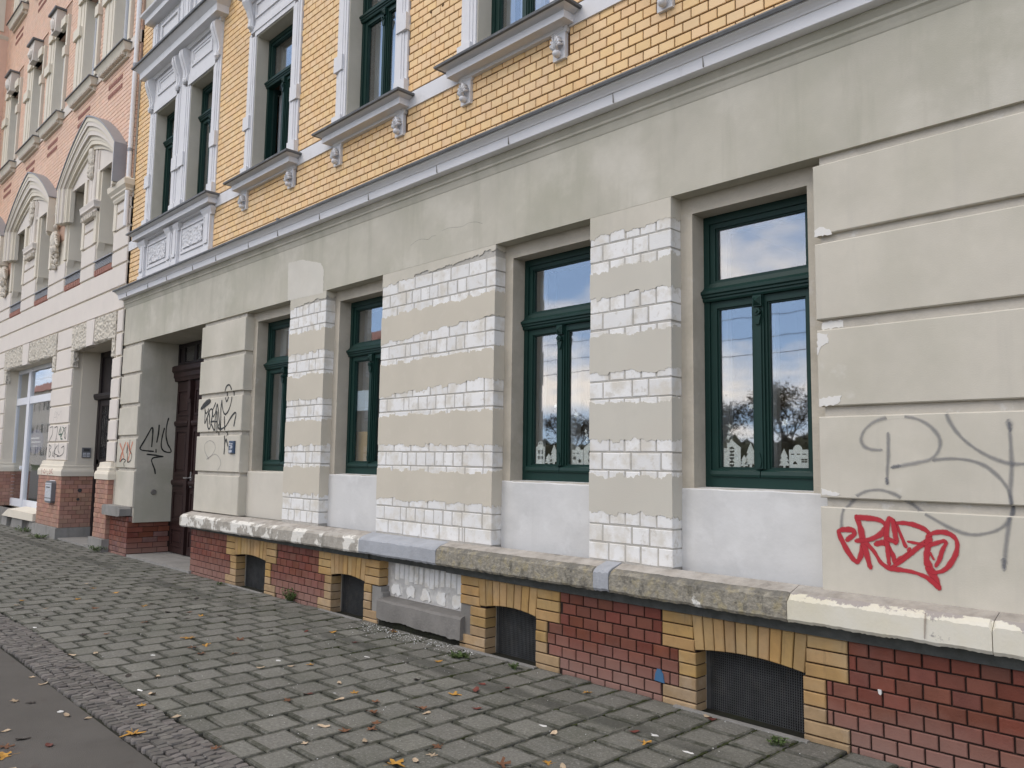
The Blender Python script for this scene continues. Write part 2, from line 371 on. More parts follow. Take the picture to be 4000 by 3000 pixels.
def spray_material(name, colr, alpha, soft):
    m = bpy.data.materials.new(name); m.use_nodes = True
    t = m.node_tree; N = t.nodes; K = t.links.new; b = N['Principled BSDF']
    b.inputs['Base Color'].default_value = (*colr, 1); b.inputs['Roughness'].default_value = .6
    uv = N.new('ShaderNodeUVMap'); sp = N.new('ShaderNodeSeparateXYZ'); K(uv.outputs[0], sp.inputs[0])
    su = N.new('ShaderNodeMath'); su.operation = 'SUBTRACT'; su.inputs[1].default_value = .5; K(sp.outputs['Y'], su.inputs[0])
    ab = N.new('ShaderNodeMath'); ab.operation = 'ABSOLUTE'; K(su.outputs[0], ab.inputs[0])
    g = N.new('ShaderNodeNewGeometry'); no = N.new('ShaderNodeTexNoise'); no.inputs['Scale'].default_value = 60; K(g.outputs['Position'], no.inputs['Vector'])
    ad = N.new('ShaderNodeMath'); ad.operation = 'MULTIPLY_ADD'; ad.inputs[1].default_value = .14; K(no.outputs['Fac'], ad.inputs[0]); K(ab.outputs[0], ad.inputs[2])
    mr = N.new('ShaderNodeMapRange'); mr.interpolation_type = 'SMOOTHSTEP'
    mr.inputs[1].default_value = .55; mr.inputs[2].default_value = .55-soft; mr.inputs[3].default_value = 0; mr.inputs[4].default_value = alpha
    K(ad.outputs[0], mr.inputs[0]); K(mr.outputs[0], b.inputs['Alpha'])
    MT[name] = m
spray_material('spray_red', (.42, .018, .030), .95, .22)
spray_material('spray_grey', (.14, .15, .175), .46, .45)
spray_material('spray_black', (.018, .020, .018), .93, .22)
spray_material('spray_orange', (.70, .26, .16), .75, .3)
spray_material('spray_green', (.01, .10, .05), .9, .2)
spray_material('spray_pink', (.62, .22, .16), .5, .3)
spray_material('spray_rust', (.20, .14, .10), .6, .45)
spray_material('spray_faint', (.25, .25, .24), .38, .4)

# ------------------------------------------------------------------ mesh helpers
WL = {}
def wl(o): return WL.get(o.name, Vector((0, 0, 0))) if o else Vector((0, 0, 0))
def finish(o, parent, world=Vector((0, 0, 0)), kind=None, label=None, cat=None, group=None):
    COL.objects.link(o)
    if parent:
        o.parent = parent
        o.location = world - wl(parent)
    else:
        o.location = world
    WL[o.name] = Vector(world)
    if kind: o['kind'] = kind
    if label: o['label'] = label
    if cat: o['category'] = cat
    if group: o['group'] = group
    return o
def thing(name, label, cat, loc=(0, 0, 0), group=None):
    o = bpy.data.objects.new(name, None); o.empty_display_size = .1
    return finish(o, None, Vector(loc), None, label, cat, group)

class MB:
    def __init__(s): s.v = []; s.f = []; s.uv = None
    def add(s, vs, fs):
        n = len(s.v); s.v += [tuple(v) for v in vs]; s.f += [tuple(i+n for i in f) for f in fs]
        return s
    def box(s, x0, x1, y0, y1, z0, z1):
        if x0 > x1: x0, x1 = x1, x0
        if y0 > y1: y0, y1 = y1, y0
        if z0 > z1: z0, z1 = z1, z0
        v = [(x0, y0, z0), (x1, y0, z0), (x1, y1, z0), (x0, y1, z0), (x0, y0, z1), (x1, y0, z1), (x1, y1, z1), (x0, y1, z1)]
        return s.add(v, [(0, 1, 5, 4), (1, 2, 6, 5), (2, 3, 7, 6), (3, 0, 4, 7), (4, 5, 6, 7), (3, 2, 1, 0)])
    def cbox(s, x0, x1, y0, y1, z0, z1, c=.006):
        """box whose street face (y0) has chamfered edges"""
        v = [(x0+c, y0, z0+c), (x1-c, y0, z0+c), (x1-c, y0, z1-c), (x0+c, y0, z1-c),
             (x0, y0+c, z0), (x1, y0+c, z0), (x1, y0+c, z1), (x0, y0+c, z1),
             (x0, y1, z0), (x1, y1, z0), (x1, y1, z1), (x0, y1, z1)]
        f = [(0, 1, 2, 3), (4, 5, 1, 0), (5, 6, 2, 1), (6, 7, 3, 2), (7, 4, 0, 3),
             (8, 9, 5, 4), (9, 10, 6, 5), (10, 11, 7, 6), (11, 8, 4, 7), (11, 10, 9, 8)]
        return s.add(v, f)
    def prism(s, poly, y0, y1):
        """polygon in x,z (counter-clockwise seen from the street) between y0 (front) and y1"""
        n = len(poly)
        v = [(x, y0, z) for x, z in poly]+[(x, y1, z) for x, z in poly]
        f = [tuple(range(n)), tuple(range(2*n-1, n-1, -1))]
        f += [(i, i+n, (i+1) % n+n, (i+1) % n) for i in range(n)]
        return s.add(v, f)
    def sweep(s, prof, x0, x1, closed=True, nx=1):
        """profile of (y,z) points carried along x"""
        n = len(prof)
        v = []
        for k in range(nx+1):
            x = x0+(x1-x0)*k/nx
            v += [(x, y, z) for y, z in prof]
        f = []
        m = n if closed else n-1
        for k in range(nx):
            for i in range(m):
                j = (i+1) % n
                f.append((k*n+i, (k+1)*n+i, (k+1)*n+j, k*n+j))
        f += [tuple(range(n)), tuple(range(nx*n+n-1, nx*n-1, -1))]
        return s.add(v, f)
    def mitre(s, x0, x1, prof, yb=.05, y0=0.0):
        """mouldings returned round both ends: prof = (projection, z) from bottom to top"""
        v = []
        for o, z in prof:
            v += [(x0-o, yb, z), (x0-o, y0-o, z), (x1+o, y0-o, z), (x1+o, yb, z)]
        f = []
        for i in range(len(prof)-1):
            for j in range(3):
                a = i*4+j
                f.append((a, a+1, a+5, a+4))
        k = (len(prof)-1)*4
        f += [(3, 2, 1, 0), (k, k+1, k+2, k+3)]
        return s.add(v, f)
    def cyl(s, c, r, d, axis='y', n=12, r2=None):
        r2 = r if r2 is None else r2
        v = []
        for k, (rr, t) in enumerate(((r, 0), (r2, d))):
            for i in range(n):
                a = 2*math.pi*i/n; p, q = rr*math.cos(a), rr*math.sin(a)
                if axis == 'y': v.append((c[0]+p, c[1]+t, c[2]+q))
                elif axis == 'z': v.append((c[0]+p, c[1]+q, c[2]+t))
                else: v.append((c[0]+t, c[1]+p, c[2]+q))
        f = [(i, (i+1) % n, (i+1) % n+n, i+n) for i in range(n)]+[tuple(range(n-1, -1, -1)), tuple(range(n, 2*n))]
        return s.add(v, f)
    def tube(s, pts, rad, n=7, cap=True):
        pts = [Vector(p) for p in pts]
        rad = rad if isinstance(rad, (list, tuple)) else [rad]*len(pts)
        rings = []
        for i, p in enumerate(pts):
            t = (pts[min(i+1, len(pts)-1)]-pts[max(i-1, 0)]).normalized()
            a = t.cross(Vector((0, 0, 1)))
            if a.length < .05: a = t.cross(Vector((0, 1, 0)))
            a.normalize(); b = t.cross(a)
            rings.append([p+rad[i]*(math.cos(2*math.pi*k/n)*a+math.sin(2*math.pi*k/n)*b) for k in range(n)])
        v = [q for r_ in rings for q in r_]; f = []
        for i in range(len(pts)-1):
            for k in range(n):
                f.append((i*n+k, i*n+(k+1) % n, (i+1)*n+(k+1) % n, (i+1)*n+k))
        if cap: f += [tuple(range(n-1, -1, -1)), tuple(range(len(v)-n, len(v)))]
        return s.add(v, f)
    def blob(s, c, rx, ry, rz, nu=8, nv=5, jit=0):
        v = []; f = []
        for i in range(nv+1):
            th = math.pi*i/nv
            for j in range(nu):
                ph = 2*math.pi*j/nu; k = 1+random.uniform(-jit, jit)
                v.append((c[0]+rx*k*math.sin(th)*math.cos(ph), c[1]+ry*k*math.sin(th)*math.sin(ph), c[2]+rz*k*math.cos(th)))
        for i in range(nv):
            for j in range(nu):
                f.append((i*nu+j, i*nu+(j+1) % nu, (i+1)*nu+(j+1) % nu, (i+1)*nu+j))
        return s.add(v, f)
    def mesh(s, name, m, smooth=False):
        me = bpy.data.meshes.new(name); me.from_pydata(s.v, [], s.f)
        if s.uv:
            ul = me.uv_layers.new(name='UVMap')
            for p in me.polygons:
                for li in p.loop_indices: ul.data[li].uv = s.uv[me.loops[li].vertex_index]
        me.materials.append(MT[m])
        if smooth:
            for p in me.polygons: p.use_smooth = True
        me.update()
        return me
    def build(s, name, m, parent=None, smooth=False, **k):
        return finish(bpy.data.objects.new(name, s.mesh(name, m, smooth)), parent, **k)

def wall(x0, x1, z0, z1, y0, y1, holes):
    """wall slab with real rectangular openings and reveals"""
    xs = sorted({x0, x1, *[min(max(h[0], x0), x1) for h in holes], *[min(max(h[1], x0), x1) for h in holes]})
    zs = sorted({z0, z1, *[min(max(h[2], z0), z1) for h in holes], *[min(max(h[3], z0), z1) for h in holes]})
    nx, nz = len(xs)-1, len(zs)-1
    def solid(i, k):
        if not (0 <= i < nx and 0 <= k < nz): return False
        cx, cz = (xs[i]+xs[i+1])/2, (zs[k]+zs[k+1])/2
        return not any(h[0] < cx < h[1] and h[2] < cz < h[3] for h in holes)
    m = MB()
    for i in range(nx):
        for k in range(nz):
            if not solid(i, k): continue
            a, b, c, d = xs[i], xs[i+1], zs[k], zs[k+1]
            m.add([(a, y0, c), (b, y0, c), (b, y0, d), (a, y0, d)], [(0, 1, 2, 3)])
            m.add([(a, y1, c), (b, y1, c), (b, y1, d), (a, y1, d)], [(3, 2, 1, 0)])
            if not solid(i-1, k): m.add([(a, y0, c), (a, y0, d), (a, y1, d), (a, y1, c)], [(0, 1, 2, 3)])
            if not solid(i+1, k): m.add([(b, y0, c), (b, y1, c), (b, y1, d), (b, y0, d)], [(0, 1, 2, 3)])
            if not solid(i, k-1): m.add([(a, y0, c), (a, y1, c), (b, y1, c), (b, y0, c)], [(0, 1, 2, 3)])
            if not solid(i, k+1): m.add([(a, y0, d), (b, y0, d), (b, y1, d), (a, y1, d)], [(0, 1, 2, 3)])
    return m

_bm = {}
def piece_mesh(w, h, d, m, c):
    key = (round(w, 3), round(h, 3), d, m, c)
    if key not in _bm:
        q = MB().cbox(-key[0]/2, key[0]/2, 0, d, -key[1]/2, key[1]/2, c)
        _bm[key] = q.mesh('brick_mesh', m)
    return _bm[key]

def lay_bricks(pieces, parent, limit=300, name='brick', field='brick_field', depth=.03, c=.004, fm=None):
    """pieces = (x0,x1,z0,z1,y,material). The largest in the photo become parts, the rest one joined field."""
    sc = []
    for p in pieces:
        ce = ((p[0]+p[1])/2, p[4], (p[2]+p[3])/2)
        q = to_px(ce)
        ok = q and -60 < q[0] < 4060 and -60 < q[1] < 3060
        a = (p[1]-p[0])*(p[3]-p[2])/(q[2]**2) if ok else -1
        sc.append((a, p))
    sc.sort(key=lambda t: -t[0])
    own = [p for a, p in sc[:limit] if a > 0]
    rest = [p for a, p in sc[:limit] if a <= 0]+[p for a, p in sc[limit:]]
    for p in own:
        w, h = p[1]-p[0], p[3]-p[2]
        o = bpy.data.objects.new(name, piece_mesh(w, h, depth, p[5], c))
        finish(o, parent, Vector(((p[0]+p[1])/2, p[4]+random.uniform(-.0012, .0012), (p[2]+p[3])/2)))
    by = {}
    for p in rest: by.setdefault(p[5], []).append(p)
    for m, ps in by.items():
        q = MB()
        for p in ps: q.cbox(p[0], p[1], p[4]+random.uniform(-.001, .001), p[4]+depth, p[2], p[3], c)
        q.build(field, m, parent, kind='stuff')

def brick_rows(x0, x1, z0, z1, y, m, ex, pitch=.13, course=.0765, joint=.007, jz=.008, shift=0.0, keep=.018, zoff=0):
    """running courses clipped to a rectangle minus exclusion rectangles"""
    out = []
    k = 0
    z = z0+zoff
    while z < z1-.01:
        za, zb = max(z, z0)+jz/2, min(z+course, z1)-jz/2
        zc = (za+zb)/2
        # a course is cut where the exclusion covers its middle
        cuts = sorted((e[0], e[1]) for e in ex if e[2] < zc < e[3] and e[1] > x0 and e[0] < x1)
        free = []; a = x0
        for c0, c1 in cuts:
            if c0 > a: free.append((a, c0))
            a = max(a, c1)
        if a < x1: free.append((a, x1))
        off = shift+(pitch/2 if k % 2 else 0)
        i0 = math.floor((x0-off)/pitch)-1
        for fa, fb in free:
            i = math.floor((fa-off)/pitch)
            while off+i*pitch < fb:
                a0, b0 = max(off+i*pitch, fa)+joint/2, min(off+(i+1)*pitch, fb)-joint/2
                if b0-a0 > keep and zb-za > .012: out.append((a0, b0, za, zb, y, m))
                i += 1
        z += course; k += 1
    return out

def fract(n, rough=.6, amp=1.0, seed=None):
    """ragged 1-D edge noise in about -amp..amp"""
    rr = random.Random(seed)
    a = [0.0]*n; f = max(2, n//6); s = 1.0
    while f >= 1:
        ks = [rr.uniform(-1, 1) for _ in range(n//f+3)]
        for i in range(n):
            t = i/f; j = int(t); u = t-j
            a[i] += s*(ks[j]*(1-u)+ks[j+1]*u)
        s *= rough; f //= 2
    mx = max(abs(q) for q in a) or 1
    return [amp*q/mx for q in a]

def ragged(mb, a0, a1, zlo, zhi, face, thick=.006, amp=.022, dx=.009, flat_top=False, axis='x', seed=0):
    """coat of render with torn upper and lower edges; zlo/zhi may be (start,end). face = y of the coat (axis x) or x (axis y)"""
    n = max(6, int((a1-a0)/dx)); lo = fract(n+1, .92, amp, seed*2+1); hi = fract(n+1, .92, amp, seed*2+2)
    rs = random.Random(seed)
    for arr in (lo, hi):          # torn steps where the coat broke along a brick joint
        i = 0
        while i < n+1:
            L_ = rs.randint(4, 14); st = rs.uniform(-.6, .6)*amp
            for j in range(i, min(i+L_, n+1)): arr[j] = arr[j]*.55+st
            i += L_
    zl = zlo if isinstance(zlo, tuple) else (zlo, zlo); zh = zhi if isinstance(zhi, tuple) else (zhi, zhi)
    v = []
    for i in range(n+1):
        t = i/n; a = a0+(a1-a0)*t
        b = zl[0]*(1-t)+zl[1]*t+lo[i]; c = zh[0]*(1-t)+zh[1]*t+(0 if flat_top else hi[i])
        if axis == 'x': v += [(a, face, b), (a, face, c), (a, face+thick, b-.001), (a, face+thick, c+.001)]
        else: v += [(face, a, b), (face, a, c), (face-thick, a, b-.001), (face-thick, a, c+.001)]
    f = []
    for i in range(n):
        p, q = i*4, i*4+4
        f += [(p, q, q+1, p+1), (p+2, q+2, q, p), (p+1, q+1, q+3, p+3)]
    f += [(0, 1, 3, 2), (n*4, n*4+2, n*4+3, n*4+1)]
    return mb.add(v, f)

def spline(pts, step=8):
    out = []
    n = len(pts)
    for i in range(n-1):
        p0 = pts[max(i-1, 0)]; p1 = pts[i]; p2 = pts[i+1]; p3 = pts[min(i+2, n-1)]
        for k in range(step):
            t = k/step
            out.append(tuple(.5*((2*p1[j])+(-p0[j]+p2[j])*t+(2*p0[j]-5*p1[j]+4*p2[j]-p3[j])*t*t+(-p0[j]+3*p1[j]-3*p2[j]+p3[j])*t**3) for j in range(len(p1))))
    out.append(tuple(pts[-1]))
    return out

_gz = [0]
def stroke(mb, pts, w, place, step=8):
    """spray ribbon; pts 2-D wall coordinates, place(a,b,lift) -> point"""
    if mb.uv is None: mb.uv = []
    ps = spline(pts, step) if len(pts) > 2 else [tuple(pts[0][j]+(pts[1][j]-pts[0][j])*t/8 for j in (0, 1)) for t in range(9)]
    # round ends
    def ext(p, q):
        d = Vector((p[0]-q[0], p[1]-q[1])); d = d.normalized()*w*.42 if d.length > 1e-9 else Vector((0, 0))
        return (p[0]+d.x, p[1]+d.y)
    ps = [ext(ps[0], ps[1])]+ps+[ext(ps[-1], ps[-2])]
    n = len(ps); _gz[0] = (_gz[0]+1) % 9
    base = len(mb.v)
    for i, p in enumerate(ps):
        a = ps[max(i-1, 0)]; b = ps[min(i+1, n-1)]
        t = Vector((b[0]-a[0], b[1]-a[1]))
        t = t.normalized() if t.length > 1e-9 else Vector((1, 0))
        nr = Vector((-t.y, t.x))*w*(.25 if i in (0, n-1) else .5)*(1+.16*math.sin(i*.21+_gz[0]*2.1)+.07*math.sin(i*.83+_gz[0]))
        lift = .0012+.00035*_gz[0]+.0008*i/n
        for sgn, u in ((1, 0.0), (-1, 1.0)):
            mb.v.append(place(p[0]+nr.x*sgn, p[1]+nr.y*sgn, lift)); 
            e = .12 if i in (0, n-1) else 0
            mb.uv.append((i/n, u))
    for i in range(n-1):
        q = base+2*i
        mb.f.append((q, q+1, q+3, q+2))

def fill2d(name, loops, thick, m, parent, place, **k):
    """flat cut-out with holes, given thickness"""
    cu = bpy.data.curves.new(name, 'CURVE'); cu.dimensions = '2D'; cu.fill_mode = 'BOTH'; cu.extrude = thick/2
    for lp in loops:
        sp = cu.splines.new('POLY'); sp.points.add(len(lp)-1); sp.use_cyclic_u = True
        for q, (a, b) in zip(sp.points, lp): q.co = (a, b, 0, 1)
    tmp = bpy.data.objects.new('tmp', cu); COL.objects.link(tmp)
    dg = bpy.context.evaluated_depsgraph_get(); dg.update()
    me = bpy.data.meshes.new_from_object(tmp.evaluated_get(dg))
    bpy.data.objects.remove(tmp); bpy.data.curves.remove(cu)
    for v in me.vertices: v.co = place(v.co.x, v.co.y, v.co.z)
    me.materials.clear(); me.materials.append(MT[m]); me.name = name
    return finish(bpy.data.objects.new(name, me), parent, **k)

# ================================================================== SETTING
q = MB(); q.add([(-400, -400, -.16), (400, -400, -.16), (400, 400, -.16), (-400, 400, -.16)], [(0, 1, 2, 3)])
q.build('ground', 'verge', kind='structure')
q = MB(); q.add([(-120, -17, -.012), (60, -17, -.012), (60, -2.715, -.012), (-120, -2.715, -.012)], [(0, 1, 2, 3)])
road = q.build('road', 'asphalt', kind='structure')
PX0, PX1 = -34.0, 3.0
q = MB(); q.add([(PX0, -2.715, -.016), (PX1, -2.715, -.016), (PX1, .7, -.016), (PX0, .7, -.016)], [(0, 1, 2, 3)])
pavement = q.build('pavement', 'joint_soil', kind='structure')

# concrete slabs 25 x 25 cm, continuous joints square to the wall, staggered rows
_sv = []
for k in range(6):
    h = .1182; e = .0055
    j = lambda: random.uniform(-.0022, .0022)
    g_ = .1142
    top = [(-h+e+j(), -g_+e+j(), .004+j()*.6), (h-e+j(), -g_+e+j(), .004+j()*.6), (h-e+j(), g_-e+j(), .004+j()*.6), (-h+e+j(), g_-e+j(), .004+j()*.6)]
    mid = [(-h+j(), -g_+j(), -.003), (h+j(), -g_+j(), -.003), (h+j(), g_+j(), -.003), (-h+j(), g_+j(), -.003)]
    low = [(a, b, -.03) for a, b, c in mid]
    inner = [(a*(1-random.uniform(.10, .17)), b*(1-random.uniform(.10, .17)), c+.0004) for a, b, c in top]
    s_ = MB().add(top+mid+low+inner, [(12, 13, 14, 15)]+[(i, (i+1) % 4, 12+(i+1) % 4, 12+i) for i in range(4)]+[(4+i, 4+(i+1) % 4, (i+1) % 4, i) for i in range(4)]+[(8+i, 8+(i+1) % 4, 4+(i+1) % 4, 4+i) for i in range(4)])
    _sv.append(s_)
def rim(me):
    me.materials.append(MT['slab_edge'])
    for i, p in enumerate(me.polygons):
        if i % 13: p.material_index = 1
    return me
_sm = [rim(s_.mesh('slab_mesh', 'slab')) for s_ in _sv]
slabs = []
kx = -120
for kx in range(-88, 26):
    x0 = -3.6+.25*kx
    if x0 < -24 or x0 > 2.4: continue
    ph = -.007 if kx % 2 == 0 else -.135
    n = 0
    yb = ph+.25
    while yb > -2.38:
        ya = yb-.25
        if ya > -.02: yb = ya; continue
        slabs.append((x0+.125, (max(ya, -2.40)+min(yb, -.0))/2, (min(yb, -.0)-max(ya, -2.40))))
        yb = ya
sl = []
for x, y, d in slabs:
    q_ = to_px((x, y, 0)); ok = q_ and -40 < q_[0] < 4040 and -40 < q_[1] < 3040
    sl.append((1/q_[2]**3 if ok else -1, x, y, d))
sl.sort(key=lambda t: -t[0])
rest = MB()
for i, (a, x, y, d) in enumerate(sl):
    v = random.randrange(6); hz = random.uniform(-.003, .002)
    if i < 300 and a > 0 and d > .235:
        o = bpy.data.objects.new('paving_slab', _sm[v])
        finish(o, pavement, Vector((x, y, hz)))
        o.rotation_euler = (random.gauss(0, .006), random.gauss(0, .006), random.gauss(0, .008))
    else:
        rest.add([(x+p[0], y+p[1]*(d/.25), hz+p[2]) for p in _sv[v].v], _sv[v].f)
rim(rest.build('paving_slab_field', 'slab', pavement, kind='stuff').data)

# mosaic cobble strip between slabs and asphalt
_cv = []
for k in range(10):
    n = random.choice((5, 6, 6, 7)); ang = sorted(random.uniform(0, 2*math.pi) for _ in range(n))
    hx, hy = .036*random.uniform(.88, 1.02), .027*random.uniform(.88, 1.02)
    ring = []
    for i in range(8):
        a = 2*math.pi*(i+.5)/8
        sx = math.copysign(min(1, abs(math.cos(a))**.35), math.cos(a)); sy = math.copysign(min(1, abs(math.sin(a))**.35), math.sin(a))
        ring.append((hx*sx*random.uniform(.86, 1.03), hy*sy*random.uniform(.86, 1.03)))
    tl_ = random.uniform(-.05, .05)
    top = [(a*.90, b*.88, .006+a*tl_+random.uniform(-.001, .001)) for a, b in ring]
    _cv.append(MB().add(top+[(a, b, -.003) for a, b in ring]+[(a, b, -.02) for a, b in ring],
               [tuple(range(8))]+[(8+i, 8+(i+1) % 8, (i+1) % 8, i) for i in range(8)]+[(16+i, 16+(i+1) % 8, 8+(i+1) % 8, 8+i) for i in range(8)]))
_cm = [c.mesh('cobble_mesh', 'cobble') for c in _cv]
cob = []
for row in range(5):
    x = -24.0
    while x < 1.5:
        st = random.uniform(.048, .066)
        yc = -2.432-row*.060+random.uniform(-.008, .008)+.008*math.sin(x*3.1+row)
        q_ = to_px((x, yc, 0)); ok = q_ and -20 < q_[0] < 4020 and -20 < q_[1] < 3020
        cob.append((1/q_[2]**3 if ok else -1, x, yc, random.randrange(10), random.choice((0, math.pi))+random.gauss(0, .18), random.uniform(-.004, .003), st/.056))
        x += st
cob.sort(key=lambda t: -t[0])
rest = MB()
for i, (a, x, y, v, rz, hz, sx) in enumerate(cob):
    if i < 300 and a > 0:
        o = bpy.data.objects.new('cobble', _cm[v]); finish(o, pavement, Vector((x, y, hz)))
        o.rotation_euler = (random.gauss(0, .05), random.gauss(0, .05), rz+math.pi/2); o.scale = (1.0, sx, 1)
    else:
        c, s_ = math.cos(rz+math.pi/2), math.sin(rz+math.pi/2)
        rest.add([(x+p[0]*c-p[1]*sx*s_, y+p[0]*s_+p[1]*sx*c, hz+p[2]) for p in _cv[v].v], _cv[v].f)
rest.build('cobble_field', 'cobble', pavement, kind='stuff')

# ================================================================== MAIN HOUSE
HX0, HX1 = -13.36, 3.4
house = thing('apartment_house', 'yellow brick apartment house with grey rendered ground floor and dark green windows', 'house', (-5, 0, 0))
ZB, ZF = .82, 3.247           # pier foot, underside of frieze
BAYS = [(-9.08, -8.00), (-7.245, -6.226), (-4.646, -3.642), (-2.95, -1.98)]
OPEN = [(a+.09, b-.09, 1.335, 3.135) for a, b in BAYS]
CELL = [(-9.04, -8.315), (-6.955, -6.375), (-4.70, -4.14), (-2.79, -2.095)]
cell_holes = [(a, b, -.2, .39) for a, b in CELL]

gw = wall(-10.34, HX1, -.3, ZF, .115, .45, OPEN+cell_holes)
gw = gw.build('ground_floor_wall', 'plaster_reveal', house)
# the frieze, also the ceiling of the entrance
fr = MB(); fr.box(HX0, HX1, 0, .62, ZF, 3.99)
fr.build('frieze', 'plaster', house)
bk = MB(); bk.box(HX0, HX1, 2.7, 11, -.2, 14); bk.box(HX0, HX0+.2, .62, 2.7, -.2, 14); bk.box(HX1-.2, HX1, .45, 2.7, -.2, 14)  # unseen bulk of the house, added to block sky light from behind
bk.box(HX0, HX1, .012, 2.7, 8.75, 14)
bk.build('rear_light_block', 'plaster', house)

# ---- rusticated piers: core, then each block
def rustic(x0, x1, name, seed):
    core = MB(); core.box(x0+.028, x1-.028, .028, .30, ZB-.02, ZF)
    c = core.build(name, 'plaster_groove', house)
    zs = [(2.785, 3.192), (2.302, 2.736), (1.812, 2.242), (1.312, 1.757), (ZB-.02, 1.262)]
    for a, b in zs:
        m = MB()
        j = [random.uniform(-.0015, .0015) for _ in range(4)]
        m.cbox(x0+j[0], x1+j[1], 0, .28, a+j[2], b+j[3], .006)
        m.build('rustic_block', 'plaster_block', c)
    return c
rustic(-10.34, -9.08, 'rusticated_pier', 1)
rustic(-1.98, HX1, 'rusticated_pier', 2)
# entrance side: pier with jamb
ej = MB(); ej.box(HX0+.028, -12.575, .028, .60, .50, ZF)
ejo = ej.build('entrance_pier', 'plaster_groove', house)
for a, b in [(2.785, 3.192), (2.302, 2.736), (1.812, 2.242), (1.312, 1.757), (.73, 1.262)]:
    m = MB(); m.cbox(HX0, -12.553, 0, .05, a, b, .006); m.build('rustic_block', 'plaster_block', ejo)
m = MB(); m.box(-12.60, -12.55, .030, .60, .50, ZF+.01); m.build('entrance_jamb', 'plaster', ejo)
m = MB(); m.box(-10.36, -10.10, .29, .64, -.1, ZF); m.build('entrance_jamb', 'plaster', house)
# worn capping block on the entrance plinth
m = MB(); m.prism([(-13.42, .60), (-13.40, .585), (-12.70, .588), (-12.63, .60), (-12.62, .70), (-12.66, .735), (-13.38, .74), (-13.43, .72)], -.15, .02)
m.build('plinth_capstone', 'concrete', house)

# ---- brick piers stripped of their render at the joints
ZC = [.822+.1226*k for k in range(21)]
PIERS = [(-8.00, -7.245, 'A'), (-6.226, -4.646, 'B'), (-3.642, -2.95, 'C')]
HEAD = {'A': [.142, .268, .398, .52, .636], 'B': [.25, .507, .764, 1.007, 1.25, 1.47], 'C': [.176, .312, .442, .575]}
FULL = {'A': [.193, .455, .582], 'B': [.129, .383, .465, .594, .723, .846, .973, 1.098, 1.216, 1.472], 'C': [.117, .374, .508]}
FULL2 = {'A': [.193, .455, .582], 'B': [.129, .383, .465, .594, .723, .846, .973, 1.098, 1.216, 1.472], 'C': [.111, .358, .601]}
sd_ = 11
for x0, x1, kk in PIERS:
    w = x1-x0
    core = MB(); core.box(x0+.006, x1-.006, .006, .115, ZB-.02, ZF)
    po = core.build('brick_pier', 'mortar', house)
    for k in range(0, 20):
        full = k in (0, 1, 5, 9, 13, 17)
        near = (k-1 in (1, 5, 9, 13, 17)) or (k+1 in (5, 9, 13, 17))
        if not (full or near): continue
        br = (FULL2 if k == 5 else FULL)[kk] if k in (1, 5, 9, 13, 17) else HEAD[kk]
        if kk == 'B' and k == 0: br = [.20, .42, .68, .94, 1.19, 1.225, 1.26]
        e = [0]+[b+random.uniform(-.006, .006) for b in br]+[w]
        for i in range(len(e)-1):
            a, b = x0+e[i]+(.0 if i == 0 else .006), x0+e[i+1]-(.0 if i == len(e)-2 else .006)
            if b-a < .012: continue
            m = MB()
            yy = .0016+random.uniform(-.0008, .0008)
            jz_ = [random.uniform(-.0025, .0025) for _ in range(4)]
            m.cbox(a+jz_[0], b+jz_[1], yy, .114 if i == len(e)-2 else .03, ZC[k]+.0055+jz_[2], ZC[k+1]-.0055+jz_[3], .004)
            m.build('white_brick', 'white_block', po)
    bm_ = 'render_band_grey' if kk == 'C' else 'render_band'
    th = .003
    top_lo = {'A': (3.13, 3.19), 'B': (3.12, 3.215), 'C': (3.085, 3.105)}[kk]
    bands = [(top_lo, ZF-.002, True)]
    for i, (lo, hi) in enumerate([(2.600, 2.862), (2.112, 2.372), (1.622, 1.888), (1.128, 1.395)]):
        dl = random.uniform(-.012, .02); dh = random.uniform(-.015, .012)
        if kk == 'B' and i == 0: bands.append(((2.575, 2.66), (2.83, 2.86), False))
        elif kk == 'B' and i == 1: bands.append(((2.085, 2.15), (2.375, 2.40), False))
        elif kk == 'C' and i == 0: bands.append(((2.64, 2.655), (2.835, 2.855), False))
        else: bands.append((lo+dl, hi+dh, False))
    for lo, hi, ft in bands:
        sd_ += 1
        m = MB()
        ragged(m, x0, x1+.002, lo, hi, -.0008, th, .026, .008, ft, 'x', sd_)
        l2 = lo[1] if isinstance(lo, tuple) else lo; h2 = hi[1] if isinstance(hi, tuple) else hi
        ragged(m, -.0022, .115, l2-.005, h2+.008, x1+.0022, th, .022, .006, ft, 'y', sd_+90)
        m.build('render_patch', bm_ if not ft else 'plaster_block', po)

# ---- parapets under the windows
for i, ((a, b), mm) in enumerate(zip(BAYS, ('parapet_cream', 'parapet_white', 'parapet_white', 'parapet_white'))):
    m = MB()
    n = 30
    v = []
    ed = fract(n+1, .6, .006, 300+i)
    for k in range(n+1):
        x = a+(b-a)*k/n
        v += [(x, .109, .80), (x, .108, 1.322+ed[k]), (x, .118, 1.334+ed[k]*.4), (x, .25, 1.339)]
    f = []
    for k in range(n):
        for r_ in range(3):
            p = k*4+r_; f.append((p, p+4, p+5, p+1))
    m.add(v, f)
    m.build('parapet_panel', mm, house)

